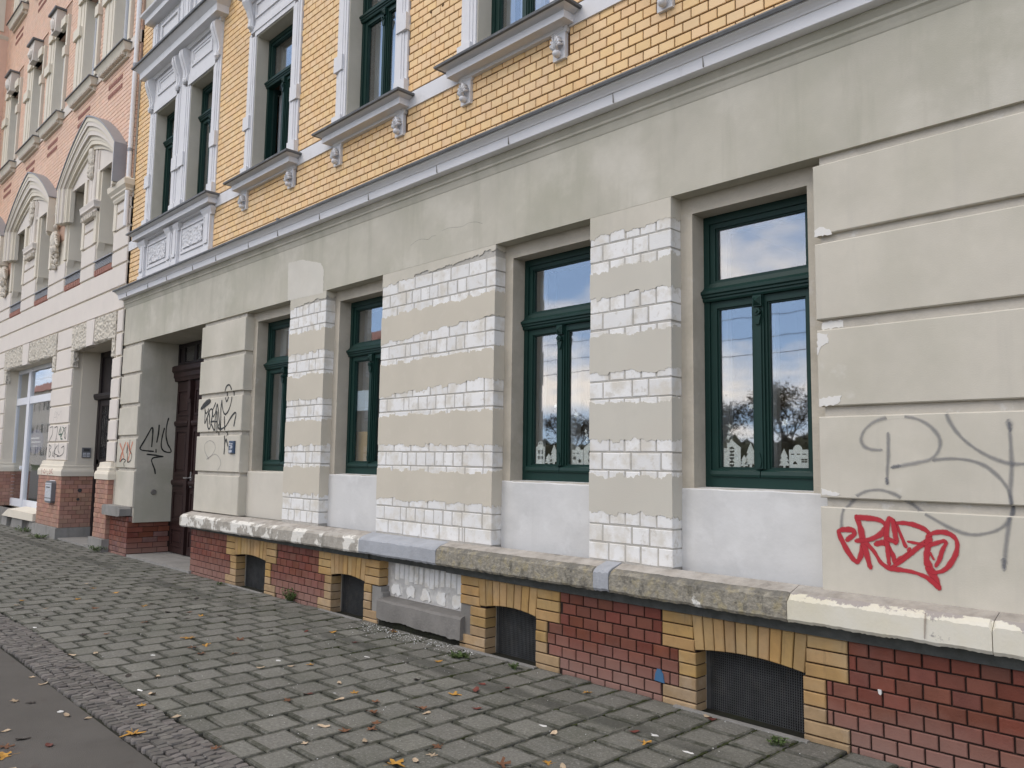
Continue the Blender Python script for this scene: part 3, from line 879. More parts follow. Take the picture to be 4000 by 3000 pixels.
# ---- windows
def pane(name, x0, x1, z0, z1, y, parent, m='glass'):
    q_ = MB(); q_.box(x0, x1, y, y+.004, z0, z1); return q_.build(name, m, parent)
def leafsash(x0, x1, z0, z1, y, st, parent, mt, bottom=None, glass='glass', gap=.0):
    s_ = MB(); bt = bottom or st
    s_.box(x0, x0+st, y, y+.045, z0, z1); s_.box(x1-st, x1, y, y+.045, z0, z1)
    s_.box(x0+st, x1-st, y, y+.045, z1-st, z1); s_.box(x0+st, x1-st, y, y+.045, z0, z0+bt)
    # inner bead
    b_ = .010
    s_.box(x0+st, x0+st+b_, y+.012, y+.04, z0+bt, z1-st); s_.box(x1-st-b_, x1-st, y+.012, y+.04, z0+bt, z1-st)
    s_.box(x0+st+b_, x1-st-b_, y+.012, y+.04, z1-st-b_, z1-st); s_.box(x0+st+b_, x1-st-b_, y+.012, y+.04, z0+bt, z0+bt+b_)
    so = s_.build('sash', mt, parent)
    pane('pane', x0+st+b_-.003, x1-st-b_+.003, z0+bt+b_-.003, z1-st-b_+.003, y+.026, parent, glass)
    return so
def window(x0, x1, z0, z1, zt, y, parent, open_left=False, glass='glass', curtain=None, room='room_wall', ornament=True, deep=1.9):
    f = MB(); w = .042
    f.box(x0, x0+w, y, y+.075, z0, z1); f.box(x1-w, x1, y, y+.075, z0, z1)
    f.box(x0+w, x1-w, y, y+.075, z1-.052, z1); f.box(x0+w, x1-w, y, y+.075, z0, z0+.07)
    fo = f.build('window', 'green_paint', parent)
    c = (x0+x1)/2
    # transom with its stepped cornice
    t = MB()
    pr = [(y+.06, zt-.005), (y-.012, zt-.005), (y-.018, zt+.006), (y-.018, zt+.018), (y-.030, zt+.024), (y-.030, zt+.036), (y-.042, zt+.044),
          (y-.042, zt+.062), (y-.030, zt+.066), (y-.004, zt+.088), (y+.004, zt+.118), (y+.06, zt+.118)]
    t.sweep(pr[::-1], x0-.018, x1+.018)
    t.build('transom', 'green_paint', fo)
    leafsash(x0+w+.002, x1-w-.002, zt+.10, z1-.05, y+.012, .036, fo, 'green_paint', bottom=.032, glass=glass)
    # lower casements
    zl, zh = z0+.072, zt-.006
    xl0, xr1 = x0+w+.002, x1-w-.002
    if not open_left: leafsash(xl0, c-.004, zl, zh, y+.010, .046, fo, 'green_paint', bottom=.05, glass=glass)
    leafsash(c+.004, xr1, zl, zh, y+.010, .046, fo, 'green_paint', bottom=.05, glass=glass)
    wb = MB()
    for a, b in ((xl0, c-.003), (c+.003, xr1)):
        if open_left and a == xl0: continue
        wb.sweep([(y+.03, zl-.002), (y-.012, zl-.002), (y-.016, zl+.012), (y-.010, zl+.034), (y+.008, zl+.044), (y+.03, zl+.044)][::-1], a, b)
    wb.build('weather_bar', 'green_paint', fo)
    p = MB(); p.box(c-.034, c+.034, y-.004, y+.03, zl+.05, zh); p.box(c-.020, c+.020, y-.014, y, zl+.05, zh-.14)
    po = p.build('centre_post', 'green_paint', fo)
    if ornament:
        o_ = MB()
        o_.box(c-.030, c+.030, y-.026, y, zh-.075, zh-.004)
        o_.add([(c-.026, y-.026, zh-.070), (c+.026, y-.026, zh-.070), (c+.026, y-.026, zh-.012), (c-.026, y-.026, zh-.012), (c, y-.052, zh-.041)],
               [(0, 1, 4), (1, 2, 4), (2, 3, 4), (3, 0, 4)])
        o_.cyl((c, y-.034, zh-.108), .024, .03, 'y', 10); o_.cyl((c, y-.044, zh-.108), .010, .02, 'y', 8)
        o_.prism([(c-.012, zh-.19), (c+.012, zh-.19), (c+.026, zh-.13), (c-.026, zh-.13)], y-.026, y)
        o_.build('post_ornament', 'green_paint', fo)
        o2 = MB(); o2.prism([(c-.006, zl+.06), (c+.006, zl+.06), (c+.014, zl+.10), (c, zl+.15), (c-.014, zl+.10)], y-.022, y-.012)
        o2.build('post_ornament', 'green_paint', fo)
    # inner white casement of the double window
    i_ = MB(); yi = y+.155
    i_.box(x0+.03, x0+.085, yi, yi+.05, z0+.02, z1-.02); i_.box(x1-.085, x1-.03, yi, yi+.05, z0+.02, z1-.02)
    i_.box(x0+.085, x1-.085, yi, yi+.05, z1-.08, z1-.02); i_.box(x0+.085, x1-.085, yi, yi+.05, zt, zt+.06); i_.box(x0+.085, x1-.085, yi, yi+.05, z0+.0, z0+.06)
    if not open_left: i_.box(c-.03, c+.03, yi, yi+.05, z0+.06, zt)
    i_.build('inner_casement', 'casement_white', fo)
    if open_left:
        # leaf turned into the room
        h = MB(); L_ = c-.004-xl0; st = .046
        for a, b, e, g in ((0, st, zl, zh), (L_-st, L_, zl, zh), (st, L_-st, zl, zl+st), (st, L_-st, zh-st, zh)):
            h.box(xl0+.0, xl0+.04, y+.06+a, y+.06+b, e, g)
        h.build('open_sash', 'green_dark', fo)
        g_ = MB(); g_.box(xl0+.018, xl0+.022, y+.06+st, y+.06+L_-st, zl+st, zh-st); g_.build('pane', glass, fo)
    # the room behind
    rm = MB(); X0, X1, Z0, Z1, Y0, Y1 = x0-.5, x1+.5, z0-.75, z1+.25, .455, .455+deep
    rm.add([(X0, Y0, Z0), (X1, Y0, Z0), (X1, Y1, Z0), (X0, Y1, Z0), (X0, Y0, Z1), (X1, Y0, Z1), (X1, Y1, Z1), (X0, Y1, Z1)],
           [(0, 1, 2, 3), (7, 6, 5, 4), (3, 2, 6, 7), (0, 3, 7, 4), (1, 5, 6, 2)])
    rm.build('room', room, parent)
    if curtain:
        for a, b in curtain:
            cu = MB(); n = max(6, int((b-a)/.02)); v = []
            for k in range(n+1):
                xx = a+(b-a)*k/n; yy = y+.26+.018*math.sin(k*1.7)
                v += [(xx, yy, z0+.05), (xx, yy, z1-.03)]
            cu.add(v, [(2*k, 2*k+2, 2*k+3, 2*k+1) for k in range(n)])
            cu.build('curtain', 'curtain', fo, smooth=True)
    return fo
WIN = []
rooms = ['room_wall', 'room_red', 'room_wall', 'room_wall']
for i, (a, b, c, d) in enumerate(OPEN):
    cur = {0: [(a+.12, a+.62)], 1: None, 2: [(a+.06, a+.17), (b-.14, b-.05)], 3: None}[i]
    WIN.append(window(a, b, c+.004, d, 2.560, .25, house, room=rooms[i], curtain=None if i != 0 else cur))
# dark drapes beside the panes of the third window
for xa in (OPEN[2][0]+.05, OPEN[2][1]-.2):
    cu = MB(); v = []
    for k in range(13):
        xx = xa+.14*k/12; v += [(xx, .44+.015*math.sin(k*1.9), 1.40), (xx, .44+.015*math.sin(k*1.9), 3.10)]
    cu.add(v, [(2*k, 2*k+2, 2*k+3, 2*k+1) for k in range(12)])
    cu.build('drape', 'void', WIN[2], smooth=True)

# ---- ledge: separate worn stones
def ledge(x0, x1, m, dz=(0, 0), seed=1, y=-.135, top='ledge_top', cut=.018):
    n = max(4, int((x1-x0)/.012)); rr = random.Random(seed)
    e1 = fract(n+1, .95, .007, seed); e2 = fract(n+1, .95, .006, seed+50); e3 = fract(n+1, .9, .004, seed+70)
    mb = MB(); tp = MB(); v = []; tv = []
    for k in range(n+1):
        t = k/n; x = x0+(x1-x0)*t; z = dz[0]*(1-t)+dz[1]*t
        en = cut if k in (0, n) else 0
        v += [(x, .02, .822+z), (x, y+.045+e3[k], .792+z+e1[k]*.4-en*.3), (x, y+.012+abs(e3[k]), .776+z+e1[k]*.5-en), (x, y+e3[k]*.5, .760+z+e1[k]-en), (x, y+e3[k]*.4, .655+z+e2[k]*.6),
              (x, y+.012, .638+z+e2[k]), (x, .02, .632+z)]
    f = []
    for k in range(n):
        for r_ in range(1, 6):
            p = k*7+r_; f.append((p, p+1, p+8, p+7))
    f += [tuple(range(6, -1, -1)), tuple(range(n*7, n*7+7))]
    mb.add(v, f)
    o_ = mb.build('ledge_stone', m, house)
    tf = []
    for k in range(n):
        p = k*2; tf.append((p, p+1, p+3, p+2))
    for k in range(n+1): tv += [v[k*7], v[k*7+1]]
    tp.add(tv, [tuple(reversed(q_)) for q_ in tf]); tp.build('ledge_top', top, o_)
    return o_
ledge(-10.42, -8.30, 'ledge_peeling', (-.035, -.022), 3, top='ledge_top')
ledge(-8.296, -6.29, 'ledge_peeling', (-.022, -.008), 4)
ledge(-6.286, -5.165, 'ledge_grey', (-.006, -.004), 5, y=-.138, cut=.004, top='ledge_grey')
ledge(-5.161, -3.49, 'ledge_moss', (-.003, 0), 6)
ledge(-3.487, -3.36, 'ledge_grey', (.004, .004), 7, y=-.138, cut=.002, top='ledge_grey')
ledge(-3.357, -2.12, 'ledge_moss', (0, 0), 8)
ledge(-2.117, -1.13, 'ledge_cream', (0, 0), 9)
ledge(-1.126, .9, 'ledge_cream', (0, 0), 10)
ledge(.904, HX1, 'ledge_cream', (0, 0), 12)
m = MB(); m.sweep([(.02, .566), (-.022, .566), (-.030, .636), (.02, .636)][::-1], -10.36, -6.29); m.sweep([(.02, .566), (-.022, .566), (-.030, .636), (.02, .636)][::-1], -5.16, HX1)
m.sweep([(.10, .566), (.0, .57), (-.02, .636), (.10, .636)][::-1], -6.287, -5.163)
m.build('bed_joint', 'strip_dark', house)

# ---- plinth
PL_T = .566
INF = (-6.13, -5.0)
pl = wall(INF[1], HX1, -.3, PL_T, .013, .114, cell_holes); plo = pl.build('plinth', 'red_mortar', house)
wall(-10.36, INF[0]-.035, -.3, PL_T, .013, .114, cell_holes).build('plinth', 'red_mortar', house)
def arch_z(i, x):
    a, b = CELL[i]; t = (x-a)/(b-a)*2-1
    return .352+.030*(1-t*t)
pieces = []
PANELS = [(-10.36, -9.31), (-8.075, -7.20), (-3.91, -3.033), (-1.85, HX1)]
FR = [(-9.31, -8.075), (-7.20, -6.135), (-5.0, -3.91), (-3.033, -1.85)]
zrow = [PL_T-.0765*k for k in range(9)]
ex = []
for (fa, fb) in FR: ex += [(fa, fb, zrow[3], 1), (fa+.122, fb-.122, zrow[6], zrow[3]), (fa, fb, -1, zrow[6])]
ex.append((-6.30, -4.80, -1, 2))
red = brick_rows(-10.36, HX1, PL_T-.0765*8, PL_T, .002, 'red_brick', ex, joint=.009, jz=.009, shift=.012)
red = [p for p in red]
fin = []
for p in red:
    zc = (p[2]+p[3])/2
    mm = 'red_brick'
    fin.append((*p[:5], mm))
lay_bricks(fin, plo, 320, depth=.05)
# ochre surrounds of the cellar openings
och = []
for i, (fa, fb) in enumerate(FR):
    a, b = CELL[i]
    am = .232
    for k in range(3):
        t = (k+.5)/3*.02
        och.append((fa+.004, fa+am-.012+t, zrow[k+1]+.004, zrow[k]-.004, 0.0, 'ochre_brick'))
        och.append((fb-am+.012-t, fb-.004, zrow[k+1]+.004, zrow[k]-.004, 0.0, 'ochre_brick'))
    for k in range(3, 8):
        mm = 'ochre_brick' if k < 5 and not (i == 1 and k == 4) else 'ochre_brick_dusty'
        l0 = fa+.126 if k < 6 else fa+.004; r1 = fb-.126 if k < 6 else fb-.004
        if i == 1 and k > 3: r1 = min(r1, fb-.02)
        och.append((l0, a+.005, zrow[k+1]+.004, zrow[k]-.004, 0.0+random.uniform(-.003, .004), mm))
        och.append((b-.005, r1, zrow[k+1]+.004, zrow[k]-.004, random.uniform(-.003, .004), mm))
for p in och:
    o = bpy.data.objects.new('ochre_brick', piece_mesh(p[1]-p[0], p[3]-p[2], .118, p[5], .005))
    finish(o, plo, Vector(((p[0]+p[1])/2, p[4]-.003, (p[2]+p[3])/2)))
for i, (fa, fb) in enumerate(FR):
    a, b = CELL[i]; L0, L1 = fa+.232, fb-.232
    n = 10 if i in (0, 3) else (8 if i != 2 else 8)
    bk_ = MB(); bk_.box(fa+.22, fb-.22, .016, .10, .362, PL_T); 
    for k in range(n):
        t0, t1 = k/n, (k+1)/n
        lean = .022
        xt0, xt1 = L0-.012+(L1-L0+.024)*t0+.0035, L0-.012+(L1-L0+.024)*t1-.0035
        xb0, xb1 = L0+.008+(L1-L0-.016)*t0+.0035, L0+.008+(L1-L0-.016)*t1-.0035
        zb0, zb1 = arch_z(i, max(a, min(b, xb0))), arch_z(i, max(a, min(b, xb1)))
        m = MB(); y = -.003+random.uniform(-.003, .003)
        poly = [(xb0, zb0), (xb1, zb1), (xt1, PL_T-.004), (xt0, PL_T-.004)]
        c_ = .004
        cx = sum(p[0] for p in poly)/4; cz = sum(p[1] for p in poly)/4
        inn = [(x+(c_ if x < cx else -c_), z+(c_ if z < cz else -c_)) for x, z in poly]
        v = [(x, y, z) for x, z in inn]+[(x, y+c_, z) for x, z in poly]+[(x, y+.117, z) for x, z in poly]
        m.add(v, [(0, 1, 2, 3)]+[(4+j, 4+(j+1) % 4, (j+1) % 4, j) for j in range(4)]+[(8+j, 8+(j+1) % 4, 4+(j+1) % 4, 4+j) for j in range(4)]+[(11, 10, 9, 8)])
        m.build('voussoir', 'ochre_brick', plo)
# cellar grilles: frame, woven bars, dark well
for i, (a, b) in enumerate(CELL):
    m = MB(); y = .128
    m.box(a-.005, a+.028, y, y+.03, -.06, .40); m.box(b-.028, b+.005, y, y+.03, -.06, .40); m.box(a+.028, b-.028, y, y+.03, -.06, -.02); m.box(a+.028, b-.028, y, y+.03, .385, .41)
    go = m.build('cellar_grille', 'metal_dark', plo)
    g_ = MB(); p = .0145
    x = a+.030
    while x < b-.028: g_.box(x, x+.0055, y+.008, y+.013, -.02, .385); x += p
    z = -.018
    while z < .385: g_.box(a+.028, b-.028, y+.0125, y+.0165, z, z+.0055); z += p
    g_.build('mesh_bars', 'metal_dark', go, kind='stuff')
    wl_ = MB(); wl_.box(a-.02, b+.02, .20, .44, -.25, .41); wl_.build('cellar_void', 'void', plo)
    c_ = MB(); c_.box(a-.12 if i != 2 else a-.30, b+.04, -.062+.0, -.030, -.05, .012); c_.build('well_kerb', 'concrete', plo)
    s_ = MB(); s_.box(a, b, -.028, .126, -.10, -.035); s_.build('well_floor', 'concrete_dark', plo)
# bricked-up recess with the old concrete step
m = MB(); m.box(INF[0]-.03, INF[1]+.06, .10, .30, -.1, .60); ro = m.build('recess_wall', 'recess_render', plo)
rr = random.Random(5)
for k in range(14):      # upright white bricks
    x = INF[0]+.10+k*.073; w_ = .058
    if x+w_ > INF[1]+.02: break
    h0 = .40+rr.uniform(-.03, .02)
    mm = MB(); mm.cbox(x, x+w_+rr.uniform(-.01, .006), .094+rr.uniform(-.003, .003), .12, h0, .552, .004); mm.build('white_brick', 'white_block', ro)
for k in range(5):
    x = INF[0]+.06+k*.215
    mm = MB()
    n = 16; po = []
    for j in range(n):
        an = 2*math.pi*j/n; c_, s__ = math.cos(an), math.sin(an)
        po.append((x+.07+.072*math.copysign(abs(c_)**.45, c_)*rr.uniform(.6, 1.1), .315+.058*math.copysign(abs(s__)**.45, s__)*rr.uniform(.5, 1.1)))
    mm.prism(po, .092, .11); mm.build('white_brick', 'white_block', ro)
m = MB()
n = 40; ef = fract(n+1, .6, .010, 77); e2 = fract(n+1, .6, .012, 78); v = []
for k in range(n+1):
    x = -6.115+(1.165)*k/n
    v += [(x, .12, .250), (x, -.02+ef[k]*.5, .232+ef[k]*.4), (x, -.038+ef[k]*.5, .215+ef[k]*.4), (x, -.040+e2[k]*.4, .060+e2[k]), (x, .12, .05)]
f = []
for k in range(n):
    for r_ in range(4):
        p = k*5+r_; f.append((p, p+1, p+6, p+5))
f += [(4, 3, 2, 1, 0), tuple(range(n*5, n*5+5))]
m.add(v, f); m.build('concrete_step', 'concrete_dark', plo)
m = MB(); m.box(-6.26, -6.12, .012, .11, -.1, .33); m.build('broken_render', 'concrete', plo)
m = MB(); m.box(-5.0, -4.86, .012, .11, -.1, .34); m.build('broken_render', 'concrete_dark', plo)
m = MB(); m.box(-6.13, -4.93, .0, .14, -.08, .06); m.build('rubble_bed', 'joint_soil', plo)
m = MB(); m.prism([(-4.955, -.02), (-4.80, .0), (-4.79, .12), (-4.82, .31), (-4.90, .335), (-4.965, .30)], .02, .14); m.build('broken_render', 'concrete_dark', plo)
m = MB(); m.prism([(-6.20, .05), (-6.09, .06), (-6.10, .28), (-6.15, .30), (-6.21, .20)], .015, .10); m.build('broken_render', 'concrete', plo)

# entrance plinth of small red bricks (front and jamb)
m = MB(); m.box(-13.36, -12.60, -.028, .60, -.1, .59); epo = m.build('entrance_plinth', 'red_mortar', house)
ps = brick_rows(-13.37, -12.588, -.04, .588, -.040, 'red_brick', [], pitch=.13, course=.0785, joint=.009, jz=.009, shift=.03)
ps = [(*p[:5], 'red_brick_dusty' if p[2] < .16 and random.random() < .7 else 'red_brick') for p in ps]
lay_bricks(ps, epo, 80, depth=.03)
# jamb bricks lie on the side face
z = -.04; k = 0
while z < .57:
    y = -.028-(.0 if k % 2 else .065)
    while y < .58:
        a, b = max(y, -.028)+.004, min(y+.22, .585)-.004
        if b-a > .02:
            mm = MB(); mm.box(-12.60, -12.588, a, b, z+.004, min(z+.0785, .588)-.004)
            mm.build('brick', 'red_brick' if random.random() < .8 else 'red_brick_dusty', epo)
        y += .22
    z += .0785; k += 1

# ---- entrance door
DY = .56
m = MB(); m.box(-12.56, -10.34, DY+.02, DY+.10, 2.88, ZF+.01); m.box(-12.56, -12.50, DY, DY+.02, 2.90, ZF); 
for xa in (-12.30, -11.86, -11.42, -10.98):
    m.box(xa-.08, xa+.02, DY-.005, DY+.02, 2.93, 3.22)
m.box(-12.50, -10.34, DY-.002, DY+.02, 2.90, 2.95); m.box(-12.50, -10.34, DY-.002, DY+.02, 3.18, 3.235)
dro = m.build('entrance_door', 'door_dark', house)
for xa, xb in ((-12.28, -11.94), (-11.84, -11.50), (-11.40, -11.06)):
    pane('transom_pane', xa, xb, 2.95, 3.18, DY+.008, dro, 'glass_plain')
m = MB(); m.sweep([(DY+.04, 2.655), (DY-.03, 2.655), (DY-.04, 2.70), (DY-.055, 2.72), (DY-.055, 2.78), (DY-.085, 2.81), (DY-.085, 2.88), (DY-.06, 2.90), (DY+.04, 2.90)][::-1], -12.555, -10.34)
m.build('door_beam', 'door_brown', dro)
def leaf(x0, x1):
    m = MB(); m.box(x0, x1, DY+.01, DY+.06, .045, 2.65); lo = m.build('door_leaf', 'door_brown', dro)
    c = (x0+x1)/2; w = (x1-x0)/2-.10
    for a, b in ((.14, .42), (.52, .98), (1.22, 1.90), (2.12, 2.52)):
        p = MB()
        p.box(c-w-.03, c+w+.03, DY-.006, DY+.012, a, a+.03); p.box(c-w-.03, c+w+.03, DY-.006, DY+.012, b-.03, b)
        p.box(c-w-.03, c-w, DY-.006, DY+.012, a+.03, b-.03); p.box(c+w, c+w+.03, DY-.006, DY+.012, a+.03, b-.03)
        p.cbox(c-w+.04, c+w-.04, DY-.002, DY+.012, a+.07, b-.07, .008)
        p.build('door_panel', 'door_brown', lo)
    p = MB()
    for z in (1.10, 2.00):
        p.sweep([(DY+.012, z-.05), (DY-.02, z-.04), (DY-.035, z), (DY-.03, z+.03), (DY+.012, z+.05)][::-1], x0+.04, x1-.04)
    p.box(x0+.05, x1-.05, DY-.004, DY+.012, .05, .13)
    p.build('door_moulding', 'door_brown', lo)
    return lo
for a, b in ((-12.53, -11.95), (-11.89, -11.31), (-11.25, -10.34)): leaf(a, b)
m = MB()
for c in (-11.92, -11.28):
    m.box(c-.04, c+.04, DY-.035, DY+.02, .05, 2.30); m.box(c-.055, c+.055, DY-.05, DY+.02, 2.30, 2.36); m.prism([(c-.04, 2.36), (c+.04, 2.36), (c+.055, 2.5), (c+.03, 2.64), (c-.03, 2.64), (c-.055, 2.5)], DY-.06, DY+.02)
    m.box(c-.05, c+.05, DY-.045, DY, 1.0, 1.14)
m.build('door_astragal', 'door_brown', dro)
m = MB(); m.box(-11.83, -11.79, DY-.012, DY+.012, 1.04, 1.27); m.tube([(-11.81, DY-.01, 1.18), (-11.81, DY-.06, 1.18), (-11.93, DY-.065, 1.178)], .010)
m.build('door_handle', 'steel', dro)
m = MB(); m.box(-12.58, -10.30, -.03, DY+.08, -.10, .034); m.build('door_threshold', 'concrete', house)
m = MB(); q_ = on_x([(995, 1530)], -12.55, (0, 1000), 1.659)[0]
m.cyl((-12.552, q_[0], q_[1]), .045, .02, 'x', 14, .035); m.build('vent_cover', 'concrete_dark', house)

# ---- cornice over the ground floor
m = MB(); m.sweep([(.05, 4.175), (-.198, 4.120), (-.206, 4.106), (-.200, 4.088), (-.185, 4.092), (.05, 4.150)], HX0-.05, HX1)
m.build('cornice_flashing', 'lead', house)
m = MB(); m.sweep([(.03, 4.150), (-.186, 4.092), (-.182, 4.082), (-.160, 4.072), (-.140, 4.056), (-.133, 4.046), (-.124, 4.046), (-.124, 4.042), (-.112, 3.978), (-.100, 3.974), (-.045, 3.974), (.03, 3.974)], HX0-.03, HX1)
m.build('cornice', 'paint_white', house)
m = MB(); m.sweep([(.03, 3.974), (-.044, 3.974), (-.044, 3.962), (-.034, 3.938), (-.028, 3.925), (-.034, 3.922), (-.034, 3.905), (-.022, 3.895), (-.012, 3.868), (-.008, 3.855), (-.0045, 3.845), (.002, 3.836), (.03, 3.836)], HX0-.01, HX1)
m.build('cornice_moulding', 'plaster', house)
m = MB(); x = -13.0
while x < HX1:
    m.box(x, x+.004, -.126, -.10, 3.98, 4.045); x += random.choice((.72, 1.05, .9))
m.build('cornice_joint', 'concrete', house)

# ---- first floor
US = [(-9.33, -8.00), (-7.185, -5.922), (-5.125, -3.86), (-3.06, -1.80), (-.95, .31)]   # outer edges of the surrounds
UO = [(a+.195, b-.195, 4.955, 6.785) for a, b in US]
PAIR = [(-12.76, -11.463), (-11.463, -10.17)]
PO = [(-12.50, -11.72, 4.985, 6.845), (-11.175, -10.395, 4.985, 6.845)]
ZBR = 4.115
up = wall(HX0, HX1, 3.99, 8.76, .014, .45, UO+PO)
upo = up.build('brick_wall', 'yellow_mortar', house)
ex = [(a, b, 4.90, 8.0) for a, b in US]
ex = [(a, b, 4.90, 7.30) for a, b in US]+[(HX0-.1, HX1, 4.785, 4.935)]
ex += [(-12.76, -10.17, 4.0, 9.0)]
for a, b in US: ex += [(a-.0, a+.145, 4.56, 4.80), (b-.145, b+.0, 4.56, 4.80)]
ps = brick_rows(HX0+.03, HX1, ZBR, 8.74, .004, 'yellow_brick', ex, joint=.0075, jz=.0105, shift=-.055)
lay_bricks(ps, upo, 300, depth=.02, c=.003)
# band course
for a, b in [(HX0-.04, -12.80), (-10.13, -9.34), (-8.0, -7.19), (-5.915, -5.13), (-3.855, -3.07), (-1.795, -.96), (.315, HX1)]:
    m = MB(); m.box(a, b, -.012, .05, 4.785, 4.935); m.build('band_course', 'paint_trim', house)

def shell_bracket(cx, ztop, parent):
    w, h = .062, .205
    m = MB(); m.box(cx-w, cx+w, -.022, .03, ztop-h, ztop)
    bo = m.build('bracket', 'paint_trim', parent)
    s_ = MB()
    for k in range(7):
        a = R(-58+k*19.3)
        L_ = .115-.018*abs(k-3)*.5
        bx_, bz = cx, ztop-.150
        p1 = (bx_+math.sin(a)*L_*.55, bz+math.cos(a)*L_)
        s_.tube([(bx_+math.sin(a)*.012, -.050, bz+math.cos(a)*.012), ((bx_+p1[0])/2, -.085, (bz+p1[1])/2), (p1[0], -.070, p1[1]), (p1[0], -.02, p1[1]+.01)], [.012, .0145, .013, .006], 6)
    s_.blob((cx, -.045, ztop-.165), .034, .042, .030, 8, 5)
    s_.build('shell', 'paint_trim', bo, smooth=True)
    return bo
SILL = [(-.02, 4.775), (.035, 4.775), (.040, 4.795), (.055, 4.800), (.125, 4.802), (.128, 4.858), (.120, 4.864), (.135, 4.870), (.165, 4.878), (.188, 4.888)]
LEADS = [(.188, 4.884), (.205, 4.884), (.208, 4.902), (.20, 4.910), (-.02, 4.960)]
def upper_sill(a, b, parent):
    m = MB(); m.mitre(a+.07, b-.07, SILL, .03); so = m.build('window_sill', 'paint_trim', parent)
    m = MB(); m.mitre(a+.07, b-.07, LEADS, .03); m.build('sill_flashing', 'lead', so)
    for c in (a+.085, b-.085):
        k = MB(); k.mitre(c-.055, c+.055, [(.01, 4.755), (.02, 4.757), (.03, 4.775), (.03, 4.80)], .02); k.build('bracket_cap', 'paint_trim', so)
    return so
def architrave(a, b, z0, z1, parent, head=True, ear=(5.585, 5.755)):
    oa, ob = a+.195, b-.195
    m = MB()
    for s_, e in ((a, 1), (b, -1)):
        def bxs(u0, u1, y0, za, zb): m.box(s_+e*u0, s_+e*u1, y0, .02, za, zb)
        bxs(0, .045, -.012, z0, z1+.06); bxs(.045, .075, -.022, z0, z1+.06); bxs(.075, .125, -.030, z0, z1); bxs(.125, .160, -.024, z0, z1); bxs(.160, .195, -.016, z0, z1)
        m.box(s_+e*.0-e*.010, s_+e*.150, -.046, .02, ear[0], ear[1]); m.box(s_-e*.012, s_+e*.158, -.050, .02, z0, z0+.135)
    if head:
        m.box(a, b, -.012, .02, z1+.150, z1+.195); m.box(a, b, -.022, .02, z1+.120, z1+.150); m.box(a+.075, b-.075, -.030, .02, z1+.06, z1+.120); m.box(oa-.035, ob+.035, -.018, .02, z1+.0, z1+.06)
    o_ = m.build('window_surround', 'paint_trim', parent)
    # plain reveal lining
    l = MB(); t = .012
    l.box(oa-.004, oa+t, -.0, .16, z0, z1); l.box(ob-t, ob+.004, .0, .16, z0, z1); l.box(oa+t, ob-t, .0, .16, z1-t, z1+.004); l.box(oa+t, ob-t, .0, .30, z0-.02, z0+.008)
    l.build('reveal', 'plaster_block', o_)
    return o_
for i, (a, b) in enumerate(US):
    architrave(a, b, 4.955, 6.785, house)
    upper_sill(a, b, house)
    for c in (a+.085, b-.085): shell_bracket(c, 4.757, house)
    oa, ob = UO[i][0]+.012, UO[i][1]-.012
    window(oa, ob, 4.965, 6.773, 6.140, .155, house, open_left=(i == 0), deep=1.6, curtain=[(oa+.10, oa+.30)] if i in (1, 2) else None)
    # frieze panel and hood over the window
    m = MB(); m.box(a+.02, b-.02, -.01, .02, 6.985, 7.28); fo_ = m.build('window_frieze', 'paint_trim', house)
    m = MB(); m.box(a+.16, b-.16, -.028, -.008, 7.02, 7.05); m.box(a+.16, b-.16, -.028, -.008, 7.20, 7.23); m.box(a+.16, a+.19, -.028, -.008, 7.05, 7.20); m.box(b-.19, b-.16, -.028, -.008, 7.05, 7.20); m.build('panel_moulding', 'paint_trim', fo_)
    m = MB(); m.mitre(a+.03, b-.03, [(-.03, 7.28), (.03, 7.28), (.05, 7.32), (.14, 7.33), (.145, 7.42), (.20, 7.47), (.205, 7.50), (-.03, 7.56)], .03); m.build('window_hood', 'paint_trim', house)
    for c in (a+.10, b-.10):
        m = MB(); m.tube([(c, -.01, 6.90), (c, -.05, 6.92), (c, -.045, 7.02), (c, -.075, 7.12), (c, -.12, 7.22), (c, -.12, 7.29)], [.035, .045, .04, .045, .06, .055], 8); m.build('console', 'paint_trim', fo_)

